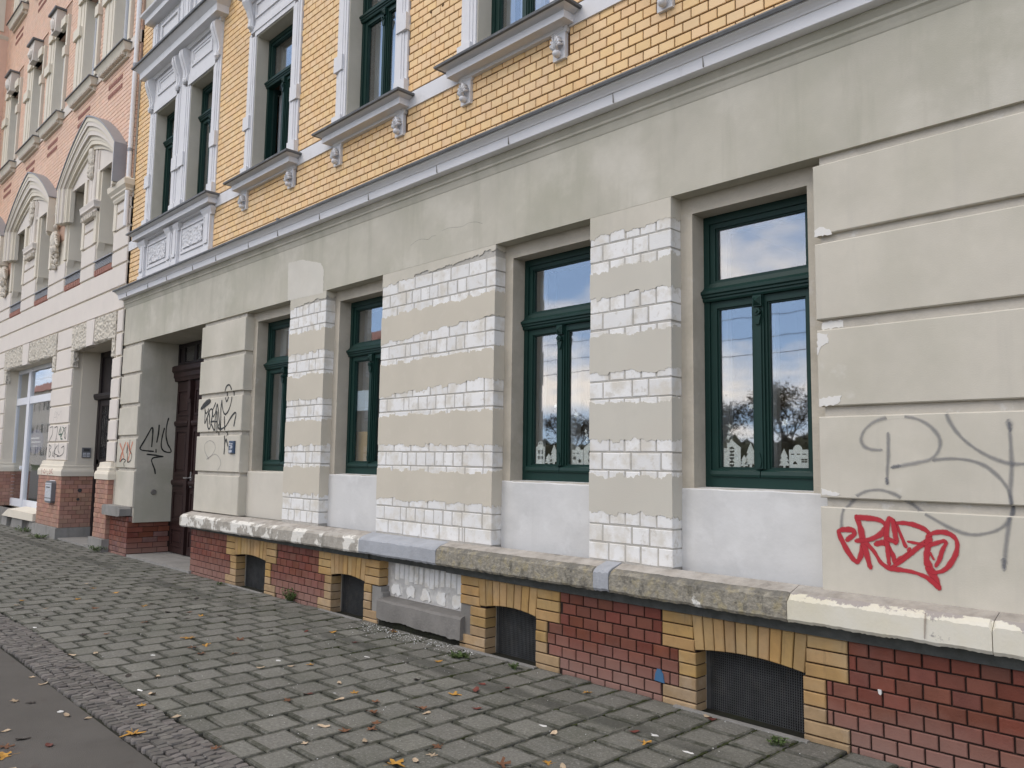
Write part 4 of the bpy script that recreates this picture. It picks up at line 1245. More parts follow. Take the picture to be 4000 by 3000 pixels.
# ---- paired window with its panelled apron and hood
for i, (a, b) in enumerate(PAIR):
    o_a, o_b = PO[i][0], PO[i][1]
    m = MB()
    ins = o_a-a
    z0, z1 = 4.985, 6.845
    L_, R_ = (a, o_a), (o_b, b)
    for s_, e_, wd in ((a, 1, o_a-a), (b, -1, b-o_b)):
        m.box(s_, s_+e_*wd*.25, -.010, .02, z0, z1+.17); m.box(s_+e_*wd*.25, s_+e_*wd*.42, -.020, .02, z0, z1+.17)
        m.box(s_+e_*wd*.42, s_+e_*wd*.66, -.030, .02, z0, z1); m.box(s_+e_*wd*.66, s_+e_*wd*.82, -.022, .02, z0, z1); m.box(s_+e_*wd*.82, s_+e_*wd, -.014, .02, z0, z1)
        m.box(s_+e_*wd*.05, s_+e_*wd*.78, -.048, .02, 5.66, 5.86); m.box(s_+e_*wd*.04, s_+e_*wd*.80, -.052, .02, z0, z0+.16)
    m.box(o_a-.07, o_b+.07, -.030, .02, z1, z1+.07); m.box(o_a-.10, o_b+.10, -.020, .02, z1+.07, z1+.17)
    wo_ = m.build('window_surround', 'paint_trim', house)
    l = MB(); t = .012
    l.box(o_a-.004, o_a+t, 0, .16, z0, z1); l.box(o_b-t, o_b+.004, 0, .16, z0, z1); l.box(o_a+t, o_b-t, 0, .16, z1-t, z1+.004); l.box(o_a+t, o_b-t, 0, .3, z0-.02, z0+.006)
    l.build('reveal', 'plaster_block', wo_)
    window(o_a+t, o_b-t, z0+.006, z1-t, 6.33, .155, house, deep=1.6, curtain=[(o_a+.1, o_b-.1)])
    # frieze field
    m = MB(); m.box(a, b, -.008, .02, 7.02, 7.42); fo_ = m.build('window_frieze', 'paint_trim', house)
    m = MB(); A, B = a+.30, b-.30
    for y_, d_ in ((-.026, 0), (-.018, .04)):
        m.box(A+d_, B-d_, y_, -.006, 7.10+d_, 7.135+d_); m.box(A+d_, B-d_, y_, -.006, 7.325-d_, 7.36-d_); m.box(A+d_, A+.035+d_, y_, -.006, 7.135+d_, 7.325-d_); m.box(B-.035-d_, B-d_, y_, -.006, 7.135+d_, 7.325-d_)
    m.build('panel_moulding', 'paint_trim', fo_)
    # apron below the sill
    m = MB(); m.box(a+.0, b-.0, -.006, .02, 4.10, 4.80); ao = m.build('apron', 'paint_trim', house)
    for s_, e_ in ((a, 1), (b, -1)):
        p = MB(); u0 = .015; u1 = .185
        p.box(s_+e_*u0, s_+e_*u1, -.045, 0, 4.12, 4.76); p.box(s_+e_*(u0-.02), s_+e_*(u1+.03), -.06, 0, 4.10, 4.26); p.box(s_+e_*(u0+.04), s_+e_*(u1-.04), -.056, -.04, 4.32, 4.72); p.box(s_+e_*(u0+.035), s_+e_*(u1-.035), -.064, -.05, 4.32, 4.37)
        p.build('apron_pilaster', 'paint_trim', ao)
        k = MB(); k.mitre(min(s_+e_*u0, s_+e_*u1), max(s_+e_*u0, s_+e_*u1), [(.045, 4.70), (.05, 4.72), (.075, 4.77), (.08, 4.80)], .0); k.build('pilaster_cap', 'paint_trim', ao)
    A, B = a+.25, b-.25
    p = MB()
    p.box(A, B, -.022, 0, 4.34, 4.37); p.box(A, B, -.022, 0, 4.70, 4.73); p.box(A, A+.03, -.022, 0, 4.37, 4.70); p.box(B-.03, B, -.022, 0, 4.37, 4.70)
    p.build('panel_moulding', 'paint_trim', ao)
    p = MB(); nx_, nz_ = 26, 12; v = []
    for ix in range(nx_+1):
        for iz in range(nz_+1):
            v.append((A+.06+(B-A-.12)*ix/nx_, -.012-random.random()*.016, 4.41+.25*iz/nz_))
    p.add(v, [(ix*(nz_+1)+iz, (ix+1)*(nz_+1)+iz, (ix+1)*(nz_+1)+iz+1, ix*(nz_+1)+iz+1) for ix in range(nx_) for iz in range(nz_)])
    p.build('relief_panel', 'paint_trim', ao)
a, b = PAIR[0][0], PAIR[1][1]
m = MB(); m.mitre(a+.03, b-.03, [(-.02, 4.795), (.05, 4.797), (.06, 4.82), (.135, 4.825), (.138, 4.888), (.130, 4.894), (.15, 4.90), (.19, 4.925)], .03); so = m.build('window_sill', 'paint_trim', house)
m = MB(); m.mitre(a+.03, b-.03, [(.188, 4.92), (.208, 4.92), (.210, 4.94), (.20, 4.95), (-.02, 4.992)], .03); m.build('sill_flashing', 'lead', so)
m = MB(); m.mitre(a+.03, b-.03, [(-.02, 7.40), (.04, 7.40), (.06, 7.44), (.16, 7.45), (.165, 7.55), (.175, 7.56), (.24, 7.63)], .03); ho = m.build('window_hood', 'paint_trim', house)
m = MB(); m.mitre(a+.03, b-.03, [(.238, 7.625), (.262, 7.625), (.265, 7.65), (.25, 7.66), (-.02, 7.76)], .03); m.build('hood_flashing', 'lead', ho)
for c in (-12.68, -11.60, -11.33, -10.25):
    m = MB(); w_ = .07
    pr = [(-.01, 6.92), (-.035, 6.93), (-.05, 6.97), (-.04, 7.02), (-.05, 7.10), (-.085, 7.20), (-.12, 7.30), (-.125, 7.36), (-.10, 7.40), (.01, 7.42), (.01, 6.92)]
    m.sweep(pr, c-w_, c+w_); m.sweep([(y_-.012, z_) for y_, z_ in pr[1:9]]+[(.0, 7.38), (.0, 6.95)], c-.02, c+.02)
    m.blob((c, -.045, 6.93), .05, .035, .05, 8, 5, .2)
    m.build('console', 'paint_trim', house)
# storey above: panelled base of the next pair
m = MB(); m.box(a, b, -.006, .02, 7.70, 8.75); ao = m.build('apron', 'paint_trim', house)
for c in (a+.10, a+1.20, b-1.20, b-.10):
    p = MB(); p.box(c-.09, c+.09, -.045, 0, 7.76, 8.32); p.box(c-.04, c+.04, -.056, -.04, 7.84, 8.26); p.build('apron_pilaster', 'paint_trim', ao)
for A, B in ((a+.30, a+1.0), (b-1.0, b-.30)):
    p = MB(); p.box(A, B, -.03, 0, 7.86, 7.90); p.box(A, B, -.03, 0, 8.22, 8.26); p.box(A, A+.04, -.03, 0, 7.90, 8.22); p.box(B-.04, B, -.03, 0, 7.90, 8.22); p.build('panel_moulding', 'paint_trim', ao)
m = MB(); m.mitre(a+.03, b-.03, [(-.02, 8.36), (.06, 8.37), (.14, 8.38), (.145, 8.46), (.20, 8.50), (.205, 8.53), (-.02, 8.58)], .03); m.build('window_sill', 'paint_trim', house)

# small bits on the brickwork
for x, z in on_y([(1133, 75), (1210, 30)], .0, (1000, 0), 1.659):
    m = MB(); m.cyl((x, .001, z), .017, .02, 'y', 10); m.build('drill_hole', 'yellow_mortar', house)
m = MB(); x, z = on_y([(150, 1425)], -.10, (1000, 0), 1.659)[0]; m.cyl((x, -.13, z), .02, .05, 'y', 8); m.build('pipe_stub', 'concrete_dark', house)
x, z = on_y([(250, 1300)], 0, (2500, 2250), 3.318)[0]
m = MB(); m.prism([(x-.035, z-.03), (x+.04, z-.035), (x+.03, z+.02), (x+.008, z+.045), (x-.015, z+.045), (x-.03, z+.01)], -.0035, .004); m.build('paint_spot', 'spot_blue', plo)
x, z = on_y([(785, 1010)], 0, (3200, 2400), 3.318)[0]
m = MB(); m.prism([(x-.009, z+.014), (x-.006, z-.006), (x+.004, z-.014), (x+.010, z-.004), (x+.009, z+.014)], -.0035, .004); m.build('paint_spot', 'crumb_white', plo)

# ---- patched places on the render
def patch_poly(pts, o, s, y, mt, name='render_repair', seed=1, parent=house):
    w_ = on_y(pts, y, o, s); rr_ = random.Random(seed); out = []
    n = len(w_)
    for i in range(n):
        a, b = w_[i], w_[(i+1) % n]; L_ = math.hypot(b[0]-a[0], b[1]-a[1]); k = max(2, int(L_/.012))
        for j in range(k):
            t = j/k; out.append((a[0]+(b[0]-a[0])*t+rr_.uniform(-.005, .005), a[1]+(b[1]-a[1])*t+rr_.uniform(-.005, .005)))
    fill2d(name, [out], .0016, mt, parent, lambda a, b, c: (a, y+c, b))
patch_poly([(210, 45), (300, 25), (420, 45), (440, 90), (435, 240), (205, 290)], (1000, 1000), 1.659, -.0012, 'repair_light', seed=2)
for i, pp in enumerate(([(298, 1500), (340, 1470), (410, 1490), (412, 1515), (302, 1541)],)): patch_poly(pp, (3000, 0), 1.659, -.0012, 'repair_white', seed=5+i)
for i, pp in enumerate(([(318, 500), (385, 505), (392, 560), (345, 590), (322, 640)], [(330, 925), (440, 905), (476, 905), (465, 945), (420, 968), (334, 974)], [(342, 1505), (420, 1530), (460, 1535), (460, 1550), (350, 1550)])): patch_poly(pp, (3000, 1000), 1.659, -.0012, 'repair_white', seed=9+i)
patch_poly([(350, 428), (480, 415), (490, 425), (488, 462), (352, 478)], (3000, 1000), 1.659, .0268, 'repair_white', seed=15)
ck = MB()
for pts_ in ([(20, 1490), (120, 1410), (210, 1385), (300, 1390), (370, 1340), (430, 1330)], [(530, 1250), (640, 1205), (740, 1195), (860, 1180), (960, 1125), (1080, 1108), (1180, 1135)]):
    stroke(ck, on_y(pts_, 0, (1600, 600), 4.1475), .006, lambda x, z, l: (x, -l, z))
ck.build('hairline_crack', 'spray_faint', house)

st_ = MB(); stroke(st_, on_y([(1022, 665), (1018, 720), (1017, 775), (1016, 815)], -.14, (3000, 2000), 1.659), .016, lambda x, z, l: (x, -.1395-l, z))
st_.build('rust_streak', 'spray_rust', house)

# ---- graffiti on the render
GR = [(3.192, 3.247), (2.736, 2.785), (2.242, 2.302), (1.757, 1.812), (1.262, 1.312)]
def pl_main(x, z, l):
    g = any(a < z < b for a, b in GR) and not (-12.5 < x < -10.4)
    return (x, (.028 if g else 0)-l-.0005, z)
def tag_on(name, label, m, strokes, w, o, s, place, plane='y', c=0.0):
    mb = MB()
    for st in strokes:
        ww = w
        if isinstance(st, tuple): ww, st = st; ww *= 1.15 if m == 'spray_red' else 1
        pts = on_y(st, c, o, s) if plane == 'y' else on_x(st, c, o, s)
        stroke(mb, pts, ww, place)
    return mb.build(name, m, house if plane != 'p' else None, label=label)
red_ = [
 [(250, 630), (345, 560), (355, 510), (300, 480), (190, 475), (115, 500), (125, 570), (230, 780), (330, 930), (400, 985), (450, 900), (490, 740)],
 (.036, [(395, 290), (450, 450), (490, 640), (545, 850), (600, 1050)]),
 [(400, 285), (560, 295), (740, 325), (845, 400), (830, 480), (750, 560), (600, 630), (400, 650)],
 (.026, [(540, 680), (670, 830), (780, 1000), (920, 1085), (1100, 1110), (1300, 1150), (1480, 1220), (1610, 1320), (1680, 1390)]),
 (.028, [(900, 1000), (880, 800), (860, 560), (885, 340), (920, 300), (965, 370), (1000, 560), (1015, 680), (960, 655), (880, 620)]),
 [(700, 700), (800, 685), (880, 740), (960, 880), (1000, 980), (1110, 930), (1200, 860), (1220, 800)],
 (.020, [(960, 330), (1030, 430), (1095, 590), (1160, 740)]),
 (.026, [(990, 375), (1150, 375), (1330, 415), (1480, 490), (1540, 570), (1500, 650), (1350, 760), (1150, 930), (960, 1060)]),
 (.014, [(1200, 665), (1330, 690), (1480, 710)]),
 (.040, [(1530, 620), (1500, 800), (1490, 950), (1545, 1100), (1620, 1250), (1670, 1370)]),
 (.026, [(1510, 570), (1620, 525), (1760, 518), (1900, 575), (1970, 690), (1950, 850), (1860, 1020), (1750, 1120), (1600, 1150), (1510, 1090)]),
 (.022, [(1540, 720), (1640, 690), (1760, 655), (1795, 690), (1740, 800), (1690, 950), (1640, 1040)]),
 (.014, [(1545, 840), (1600, 940)]),
]
tag_on('graffiti', 'red bubble-letter spray tag on the rendered pier', 'spray_red', red_, .035, (3250, 1950), 4.022, pl_main)
grey_ = [
 [(530, 460), (450, 455), (385, 420), (365, 360), (400, 280), (490, 210), (620, 175), (740, 170), (870, 200), (980, 270), (1045, 370), (1030, 470), (960, 540), (850, 570), (740, 590), (645, 605)],
 [(598, 325), (598, 500), (590, 640), (588, 735)],
 [(1000, 545), (1150, 535), (1300, 550), (1440, 600), (1560, 700), (1630, 800), (1660, 930), (1650, 1040), (1580, 1130), (1450, 1180), (1300, 1190), (1150, 1140), (1000, 1060), (870, 985), (760, 910), (650, 840), (520, 805), (400, 820), (310, 870), (250, 930), (210, 980), (195, 1060), (195, 1130)],
 [(1645, 240), (1655, 400), (1665, 600), (1655, 800), (1665, 940), (1650, 1050), (1620, 1250), (1600, 1460)],
 [(1100, 150), (1150, 250), (1230, 350), (1340, 440), (1480, 520), (1640, 575), (1770, 580), (1900, 575)],
 (.045, [(1642, 225), (1648, 265)]), (.035, [(640, 606), (680, 600)]), (.032, [(587, 715), (587, 740)]), (.036, [(1598, 1420), (1597, 1480)]),
]
tag_on('graffiti', 'large faint grey spray loops on the rendered pier', 'spray_grey', grey_, .030, (3200, 1550), 2.2125, pl_main)
blk = [
 (.050, [(190, 790), (260, 690), (350, 610), (420, 585), (420, 625), (330, 700), (250, 760), (190, 800)]),
 [(285, 830), (295, 900), (320, 930), (360, 880), (380, 820)], [(285, 850), (285, 1000), (280, 1200), (340, 1050), (400, 880), (450, 810), (480, 830)],
 [(350, 1050), (350, 1200), (370, 1320), (400, 1350), (430, 1280), (450, 1180), (480, 1000), (490, 850), (530, 760), (570, 660)], [(390, 900), (410, 1050), (400, 1210)],
 [(490, 860), (500, 1020), (560, 930), (600, 760), (620, 690), (640, 800), (660, 1000), (680, 1200), (700, 1400)], [(600, 880), (560, 1100), (555, 1420)], [(615, 900), (612, 1200), (605, 1500)],
 [(450, 1160), (520, 1145), (610, 1155)], [(450, 1200), (500, 1320), (550, 1420)], [(740, 590), (715, 800), (710, 1100), (705, 1400)],
 [(740, 600), (760, 800), (800, 930), (850, 950), (920, 850), (980, 680), (1010, 500), (1010, 330), (970, 200), (930, 160), (870, 200), (830, 330), (840, 500), (870, 610), (920, 500)],
 [(650, 1240), (640, 1310), (680, 1350), (750, 1340), (850, 1270), (950, 1100), (1050, 950), (1110, 910), (1120, 980), (1090, 1130), (1065, 1260)], [(810, 1030), (815, 1250), (820, 1420), (860, 1540)],
]
tag_on('graffiti', 'black scrawled spray tag on the pier beside the door', 'spray_black', blk, .030, (760, 1480), 6.911, pl_main)
tag_on('graffiti', 'black zigzag stroke beside the blue number plate', 'spray_black', [[(290, 250), (300, 600), (290, 1000), (260, 1350)], [(310, 720), (350, 560), (400, 440), (450, 600), (510, 850)]], .030, (860, 1690), 16.59, pl_main)
tag_on('graffiti', 'faint grey loops low on the pier beside the door', 'spray_faint', [[(460, 1640), (420, 1560), (420, 1480), (470, 1440), (520, 1470), (530, 1530), (490, 1600), (440, 1640)], [(440, 1640), (520, 1590), (570, 1620), (590, 1690), (560, 1760)]], .022, (650, 1200), 2.765, pl_main)
def pl_jamb(y, z, l): return (-12.55+l, y, z)
tag_on('graffiti', 'dark spray tag on the wall inside the entrance', 'spray_black', [
 [(970, 920), (990, 700), (1000, 500), (980, 450), (940, 500), (820, 720), (700, 920), (680, 970), (730, 1010), (880, 1030), (1010, 1040)], [(1160, 390), (1140, 600), (1100, 810)],
 [(1290, 470), (1230, 700), (1210, 900), (1250, 1010), (1340, 1060), (1450, 1060), (1440, 980), (1370, 850), (1330, 650), (1340, 450), (1370, 300), (1395, 220)], [(1080, 1000), (1080, 1060)],
 [(860, 1115), (1000, 1130), (1150, 1150), (1260, 1170), (1150, 1180), (1020, 1200), (970, 1260), (990, 1350), (1040, 1480), (1060, 1590)]], .026, (440, 1600), 6.381, pl_jamb, 'x', -12.55)
tag_on('graffiti', 'pale orange crosses sprayed on the entrance pier', 'spray_orange', [[(190, 860), (240, 1000), (280, 1190)], [(330, 830), (250, 1050), (200, 1260)], [(380, 840), (430, 1020), (450, 1080)], [(500, 830), (450, 1000), (390, 1260)]], .055, (440, 1600), 6.381, pl_main)
tag_on('graffiti', 'thin dark outline over the orange crosses', 'spray_black', [[(440, 760), (425, 900), (440, 1020), (480, 1120), (460, 1250), (400, 1310), (370, 1280), (380, 1100), (375, 890)], [(370, 890), (345, 1080)], [(300, 880), (260, 1000), (200, 1150), (180, 1300), (260, 1230), (330, 1270), (280, 1330), (300, 1460)]], .022, (440, 1600), 6.381, pl_main)

# ================================================================== NEIGHBOURING HOUSE
YP = -.035
NX0, NX1 = -34.0, -13.375
nb = thing('neighbour_house', 'pink brick house with cream stucco base and arched gables over the windows', 'house', (-18, 0, 0))
S3 = 3.318
F1 = [(-15.02, -14.11), (-16.82, -15.86), (-18.97, -18.00), (-21.10, -20.15)]
F2 = [-14.50, -16.28, -18.40, -20.18, -22.3]
h1 = [(a, b, 4.88, 6.62) for a, b in F1]
h2 = [(c-.26, c+.54, 8.56, 10.42) for c in F2]
doorh = (-15.92, -13.755, -.3, 3.40); shoph = (-20.94, -17.20, .35, 3.40)
m = wall(NX0, NX1, -.3, 8.0, -.008, .45, h1+[doorh, shoph]); so_ = m.build('stucco_wall', 'cream_stucco', nb)
m = wall(NX0, NX1, 8.0, 16.5, -.014, .45, h2+[(c-.26, c+.54, 12.56, 14.42) for c in F2]); bw = m.build('brick_wall', 'pink_mortar', nb)
m = MB(); m.box(NX0, NX1-.0, 2.6, 11, -.2, 16.5); m.box(NX0, NX0+.2, .45, 2.6, -.2, 16.5); m.box(NX1-.2, NX1, .45, 2.6, -.2, 16.5); m.box(NX0, NX1, -.0, 2.6, 16.5, 16.8)  # unseen body behind the neighbour's front, added to keep light out
m.build('rear_light_block', 'cream_stucco', nb)
def nblock(x0, x1, z0, z1, parent=so_, mt='cream_pale', y=YP):
    q_ = MB(); q_.cbox(x0, x1, y, .02, z0, z1, .008); return q_.build('rustic_block', mt, parent)
nblock(NX0, NX1, 3.865, 4.225); nblock(NX0, NX1, 4.257, 4.605)
gz = [(3.485, 3.838), (3.098, 3.455), (2.757, 3.066), (2.42, 2.725), (2.085, 2.39), (1.745, 2.053), (1.40, 1.715)]
for k, (a, b) in enumerate(gz):
    nblock(-13.745 if k > 1 else -13.62, NX1, a, b)
    nblock(-17.19 if k > 1 else -16.97, -15.93 if k > 1 else -16.02, a, b)
    nblock(-22.3, -20.96 if k > 1 else -21.15, a, b)
# rounded reveal of the door beside the pier
m = MB(); m.box(-15.925, -15.905, .135, .44, 1.10, 3.40); m.build('door_reveal', 'cream_stucco', so_)
def rough_lintel(x0, x1, k0, k1, ear):
    q_ = MB(); n = int((x1-x0)/.03); e = fract(n+1, .7, .02, int(abs(x0)*10)); v = []; 
    for i in range(n+1):
        t = i/n; x = x0+(x1-x0)*t; zb = 3.375+.035*(1-(2*t-1)**2)+e[i]
        yy = YP-.012+random.uniform(-.012, .008)
        v += [(x, .10, zb), (x, yy+.02, zb), (x, yy, zb+.025), (x, yy, 3.84), (x, .10, 3.84)]
    f = []
    for i in range(n):
        for r_ in range(4): f.append((i*5+r_, i*5+r_+1, i*5+r_+6, i*5+r_+5))
    f += [(4, 3, 2, 1, 0), tuple(range(n*5, n*5+5))]
    q_.add(v, f)
    for a, b, c, d in ear: q_.cbox(a, b, YP-.010, .05, c, d, .012)
    lo = q_.build('rough_lintel', 'vermiculated', so_)
    q_ = MB(); q_.prism([(k0+.04, 3.39), (k1-.04, 3.39), (k1, 3.84), (k0, 3.84)], YP-.028, .05); q_.build('keystone', 'cream_pale', lo)
rough_lintel(-16.0, -13.64, -15.14, -14.70, [(-16.02, -15.87, 3.09, 3.40), (-13.80, -13.66, 3.09, 3.40)])
rough_lintel(-21.13, -16.99, -19.50, -18.98, [(-17.22, -17.02, 3.09, 3.40), (-21.12, -20.92, 3.09, 3.40)])
# plinths
for nm, x0, x1, ret in (('pier_plinth', -13.99, NX1-.01, 0), ('pier_plinth', -17.39, -15.89, 1), ('pier_plinth', -22.4, -20.9, 0)):
    m = MB(); m.box(x0+.012, x1-.012, YP-.05, .44, -.1, 1.12); po = m.build(nm, 'salmon_mortar', nb)
    ps = brick_rows(x0, x1, .20, 1.115, YP-.06, 'plinth_salmon', [], pitch=.13, course=.0765, joint=.007, jz=.007)
    lay_bricks(ps, po, 140, depth=.03)
    z = .20; k = 0
    while z < 1.10:
        y = YP-.05-(0 if k % 2 else .07)
        while y < .42:
            a, b = max(y, YP-.05)+.003, min(y+.135, .43)-.003
            if b-a > .02:
                mm = MB(); mm.box(x1-.02, x1, a, b, z+.003, z+.073); mm.build('brick', 'plinth_salmon', po)
            y += .135
        z += .0765; k += 1
    m = MB(); m.box(x0-.03, x1+.03, YP-.11, .44, -.1, .198); m.build('plinth_foot', 'concrete', po)
    m = MB(); m.mitre(x0+.05, x1-.05, [(.03, 1.112), (.075, 1.116), (.080, 1.20), (.065, 1.245), (.05, 1.25), (.05, 1.30), (.03, 1.31), (.02, 1.385), (-.04, 1.395)], .43, YP-.0); m.build('plinth_cap', 'cream_stucco', po)
# neighbour's door
m = MB(); y = .44
m.box(-15.91, -13.76, y+.02, y+.08, -.02, 3.40); 
m.box(-15.91, -15.80, y-.01, y+.02, 0, 3.40); m.box(-14.88, -14.78, y-.02, y+.02, 0, 3.40); m.box(-13.86, -13.76, y-.01, y+.02, 0, 3.40)
for xa, xb in ((-15.80, -14.88), (-14.78, -13.86)):
    for z0, z1 in ((.02, .12), (1.34, 1.42), (2.40, 2.50), (3.30, 3.40)): m.box(xa, xb, y, y+.02, z0, z1)
    m.box(xa, xa+.12, y, y+.02, .12, 2.40); m.box(xb-.12, xb, y, y+.02, .12, 2.40)
nd = m.build('neighbour_door', 'door_dark', nb)
m = MB(); m.sweep([(y+.02, 2.50), (y-.07, 2.52), (y-.09, 2.57), (y-.09, 2.62), (y+.02, 2.64)][::-1], -15.93, -13.76); m.build('door_beam', 'door_dark', nd)
for xa, xb in ((-15.68, -15.0), (-14.66, -13.98)):
    pane('pane', xa, xb, 1.44, 2.38, y+.012, nd, 'glass_plain')
    g = MB()
    for k in range(7): 
        xx = xa+(xb-xa)*(k+.5)/7; g.tube([(xx, y+.004, 1.44), (xx+.02*math.sin(k*2.), y-.004, 1.9), (xx, y+.004, 2.38)], .009, 5)
    for k in range(3):
        zz = 1.6+.3*k; g.tube([(xa+.05+.58*math.cos(t*.5)*.0+.09*t, y, zz+.07*math.sin(t*1.3)) for t in range(8)], .008, 5)
    g.build('door_ironwork', 'black_rubber', nd)
    p_ = MB(); p_.cbox(xa-.02, xb+.02, y, y+.02, .2, 1.26, .01); p_.build('door_panel', 'door_dark', nd)
m = MB(); m.box(-15.95, -13.72, -.10, .5, -.1, .03); m.build('door_threshold', 'concrete', nb)
# shop window
SY = .21
sx_l, _ = on_y([(225, 1000)], SY, (0, 1200), S3)[0]; sx_m, _ = on_y([(372, 1000)], SY, (0, 1200), S3)[0]; sx_m2, _ = on_y([(404, 1000)], SY, (0, 1200), S3)[0]
_, st0 = on_y([(360, 1255)], SY, (0, 1200), S3)[0]; _, st1 = on_y([(360, 1165)], SY, (0, 1200), S3)[0]
SR = -17.20; SZ0, SZ1 = .36, 3.40
m = MB()
m.box(sx_l, sx_l+.09, SY, SY+.07, SZ0-.2, SZ1); m.box(sx_m, sx_m2, SY-.01, SY+.07, SZ0, SZ1); m.box(SR-.08, SR, SY, SY+.07, SZ0, SZ1)
m.box(sx_l+.09, sx_m, SY, SY+.07, st0, st1); m.box(sx_m2, SR-.08, SY, SY+.07, st0, st1)
m.box(sx_l+.09, SR-.08, SY, SY+.07, SZ1-.09, SZ1); m.box(sx_l+.09, SR-.08, SY, SY+.07, SZ0, SZ0+.16)
sh = m.build('shop_window', 'pvc_white', nb)
for a, b in ((sx_l+.09, sx_m), (sx_m2, SR-.08)):
    pane('pane', a, b, SZ0+.16, st0, SY+.03, sh); pane('pane', a, b, st1, SZ1-.09, SY+.03, sh)
m = MB(); zz = 1.27; m.box(sx_m-.05, sx_m+.0, SY-.05, SY-.01, 1.17, 1.25); m.build('shop_handle', 'pvc_white', sh)
rm = MB(); X0, X1, Z0, Z1, Y0, Y1 = -21.3, -16.9, .3, 3.6, .455, 2.5
rm.add([(X0, Y0, Z0), (X1, Y0, Z0), (X1, Y1, Z0), (X0, Y1, Z0), (X0, Y0, Z1), (X1, Y0, Z1), (X1, Y1, Z1), (X0, Y1, Z1)], [(0, 1, 2, 3), (7, 6, 5, 4), (3, 2, 6, 7), (0, 3, 7, 4), (1, 5, 6, 2)])
rm.build('room', 'room_wall', nb)
m = MB(); m.prism([(-19.9, .20), (-17.42, .22), (-17.42, .36), (-19.4, .36)], -.14, -.0); m.add([(-19.4, -.14, .36), (-17.42, -.14, .36), (-17.42, .2, .40), (-19.4, .2, .40)], [(0, 1, 2, 3)]); m.build('shop_sill', 'cream_stucco', nb)
for a, b in ((-20.1, -19.6), (-19.25, -18.35), (-17.9, -17.4)):
    m = MB(); m.prism([(a-.06, -.05), (b+.0, -.05), (b, .21), (a+.12, .21)], -.10, .1); m.build('sill_foot', 'concrete', nb)
m = MB(); m.box(-20.9, -17.2, -.02, .2, -.1, .35); m.build('shop_base', 'concrete_dark', nb)
# first floor: piers, blinds, shafts
rz = [(4.637, 4.868), (4.90, 5.212), (5.245, 5.508), (5.54, 5.70)]
for a, b in rz:
    nblock(-14.09, NX1, a, b); nblock(-15.83, -15.05, a, b)
    nblock(-20.12, -19.0, a, b)
for a, b in rz[:2]: nblock(-17.97, -16.86, a, b); nblock(-22.2, -21.13, a, b)
for (a, b) in F1:
    m = MB(); 
    for k in range(5): m.box(a, b, YP+.01, YP+.035, 4.75+k*.026, 4.765+k*.026)
    m.box(a-.01, b+.01, YP-.02, .3, 4.875, 4.892)
    bo = m.build('louvre_sill', 'zinc', nb)
    m = MB(); m.box(a, b, YP+.02, .05, 4.615, 4.74)
    n = 9
    for k in range(n): m.box(a+(b-a)*(k+.15)/n, a+(b-a)*(k+.85)/n, YP-.002, YP+.03, 4.63, 4.72)
    m.build('tile_sill', 'terracotta', nb)
    # tall window behind
    f = MB(); y = .30
    f.box(a, a+.07, y, y+.06, 4.89, 6.62); f.box(b-.07, b, y, y+.06, 4.89, 6.62); f.box(a+.07, b-.07, y, y+.06, 6.52, 6.62); f.box(a+.07, b-.07, y, y+.06, 4.89, 4.97); f.box((a+b)/2-.04, (a+b)/2+.04, y, y+.06, 4.97, 6.52)
    fo_ = f.build('window', 'pvc_white', nb); pane('pane', a+.07, b-.07, 4.97, 6.52, y+.03, fo_)
    bx_ = MB(); bx_.add([(a-.1, .455, 4.7), (b+.1, .455, 4.7), (b+.1, 1.6, 4.7), (a-.1, 1.6, 4.7), (a-.1, .455, 6.8), (b+.1, .455, 6.8), (b+.1, 1.6, 6.8), (a-.1, 1.6, 6.8)], [(0, 1, 2, 3), (7, 6, 5, 4), (3, 2, 6, 7), (0, 3, 7, 4), (1, 5, 6, 2)]); bx_.build('room', 'room_wall', nb)
    # moulded jamb shafts
    for e, s_ in ((a, 1), (b, -1)):
        j = MB(); j.box(e-s_*.14, e, YP-.015, .02, 5.25, 6.55); j.box(e-s_*.05, e+s_*.06, YP+.02, .28, 5.25, 6.6); j.prism([(e-s_*.05-.02, 5.25), (e+s_*.06+.02, 5.25), (e, 5.10)], YP+.02, .1) if s_ > 0 else j.prism([(e-.08, 5.25), (e+.07, 5.25), (e, 5.10)], YP+.02, .1)
        j.build('jamb_shaft', 'cream_stucco', nb)
def arch_curve(cx, hw, zs, za, n=14):
    L_ = []
    for i in range(n+1):
        t = i/n; p0, p1, p2 = (cx-hw, zs), (cx-hw*.5, zs+(za-zs)*.77), (cx, za)
        L_.append(((1-t)**2*p0[0]+2*t*(1-t)*p1[0]+t*t*p2[0], (1-t)**2*p0[1]+2*t*(1-t)*p1[1]+t*t*p2[1]))
    return L_+[(2*cx-x, z) for x, z in reversed(L_[:-1])]
HOODS = [(-15.38, 1.66), (-19.45, 1.84), (-23.5, 1.84)]
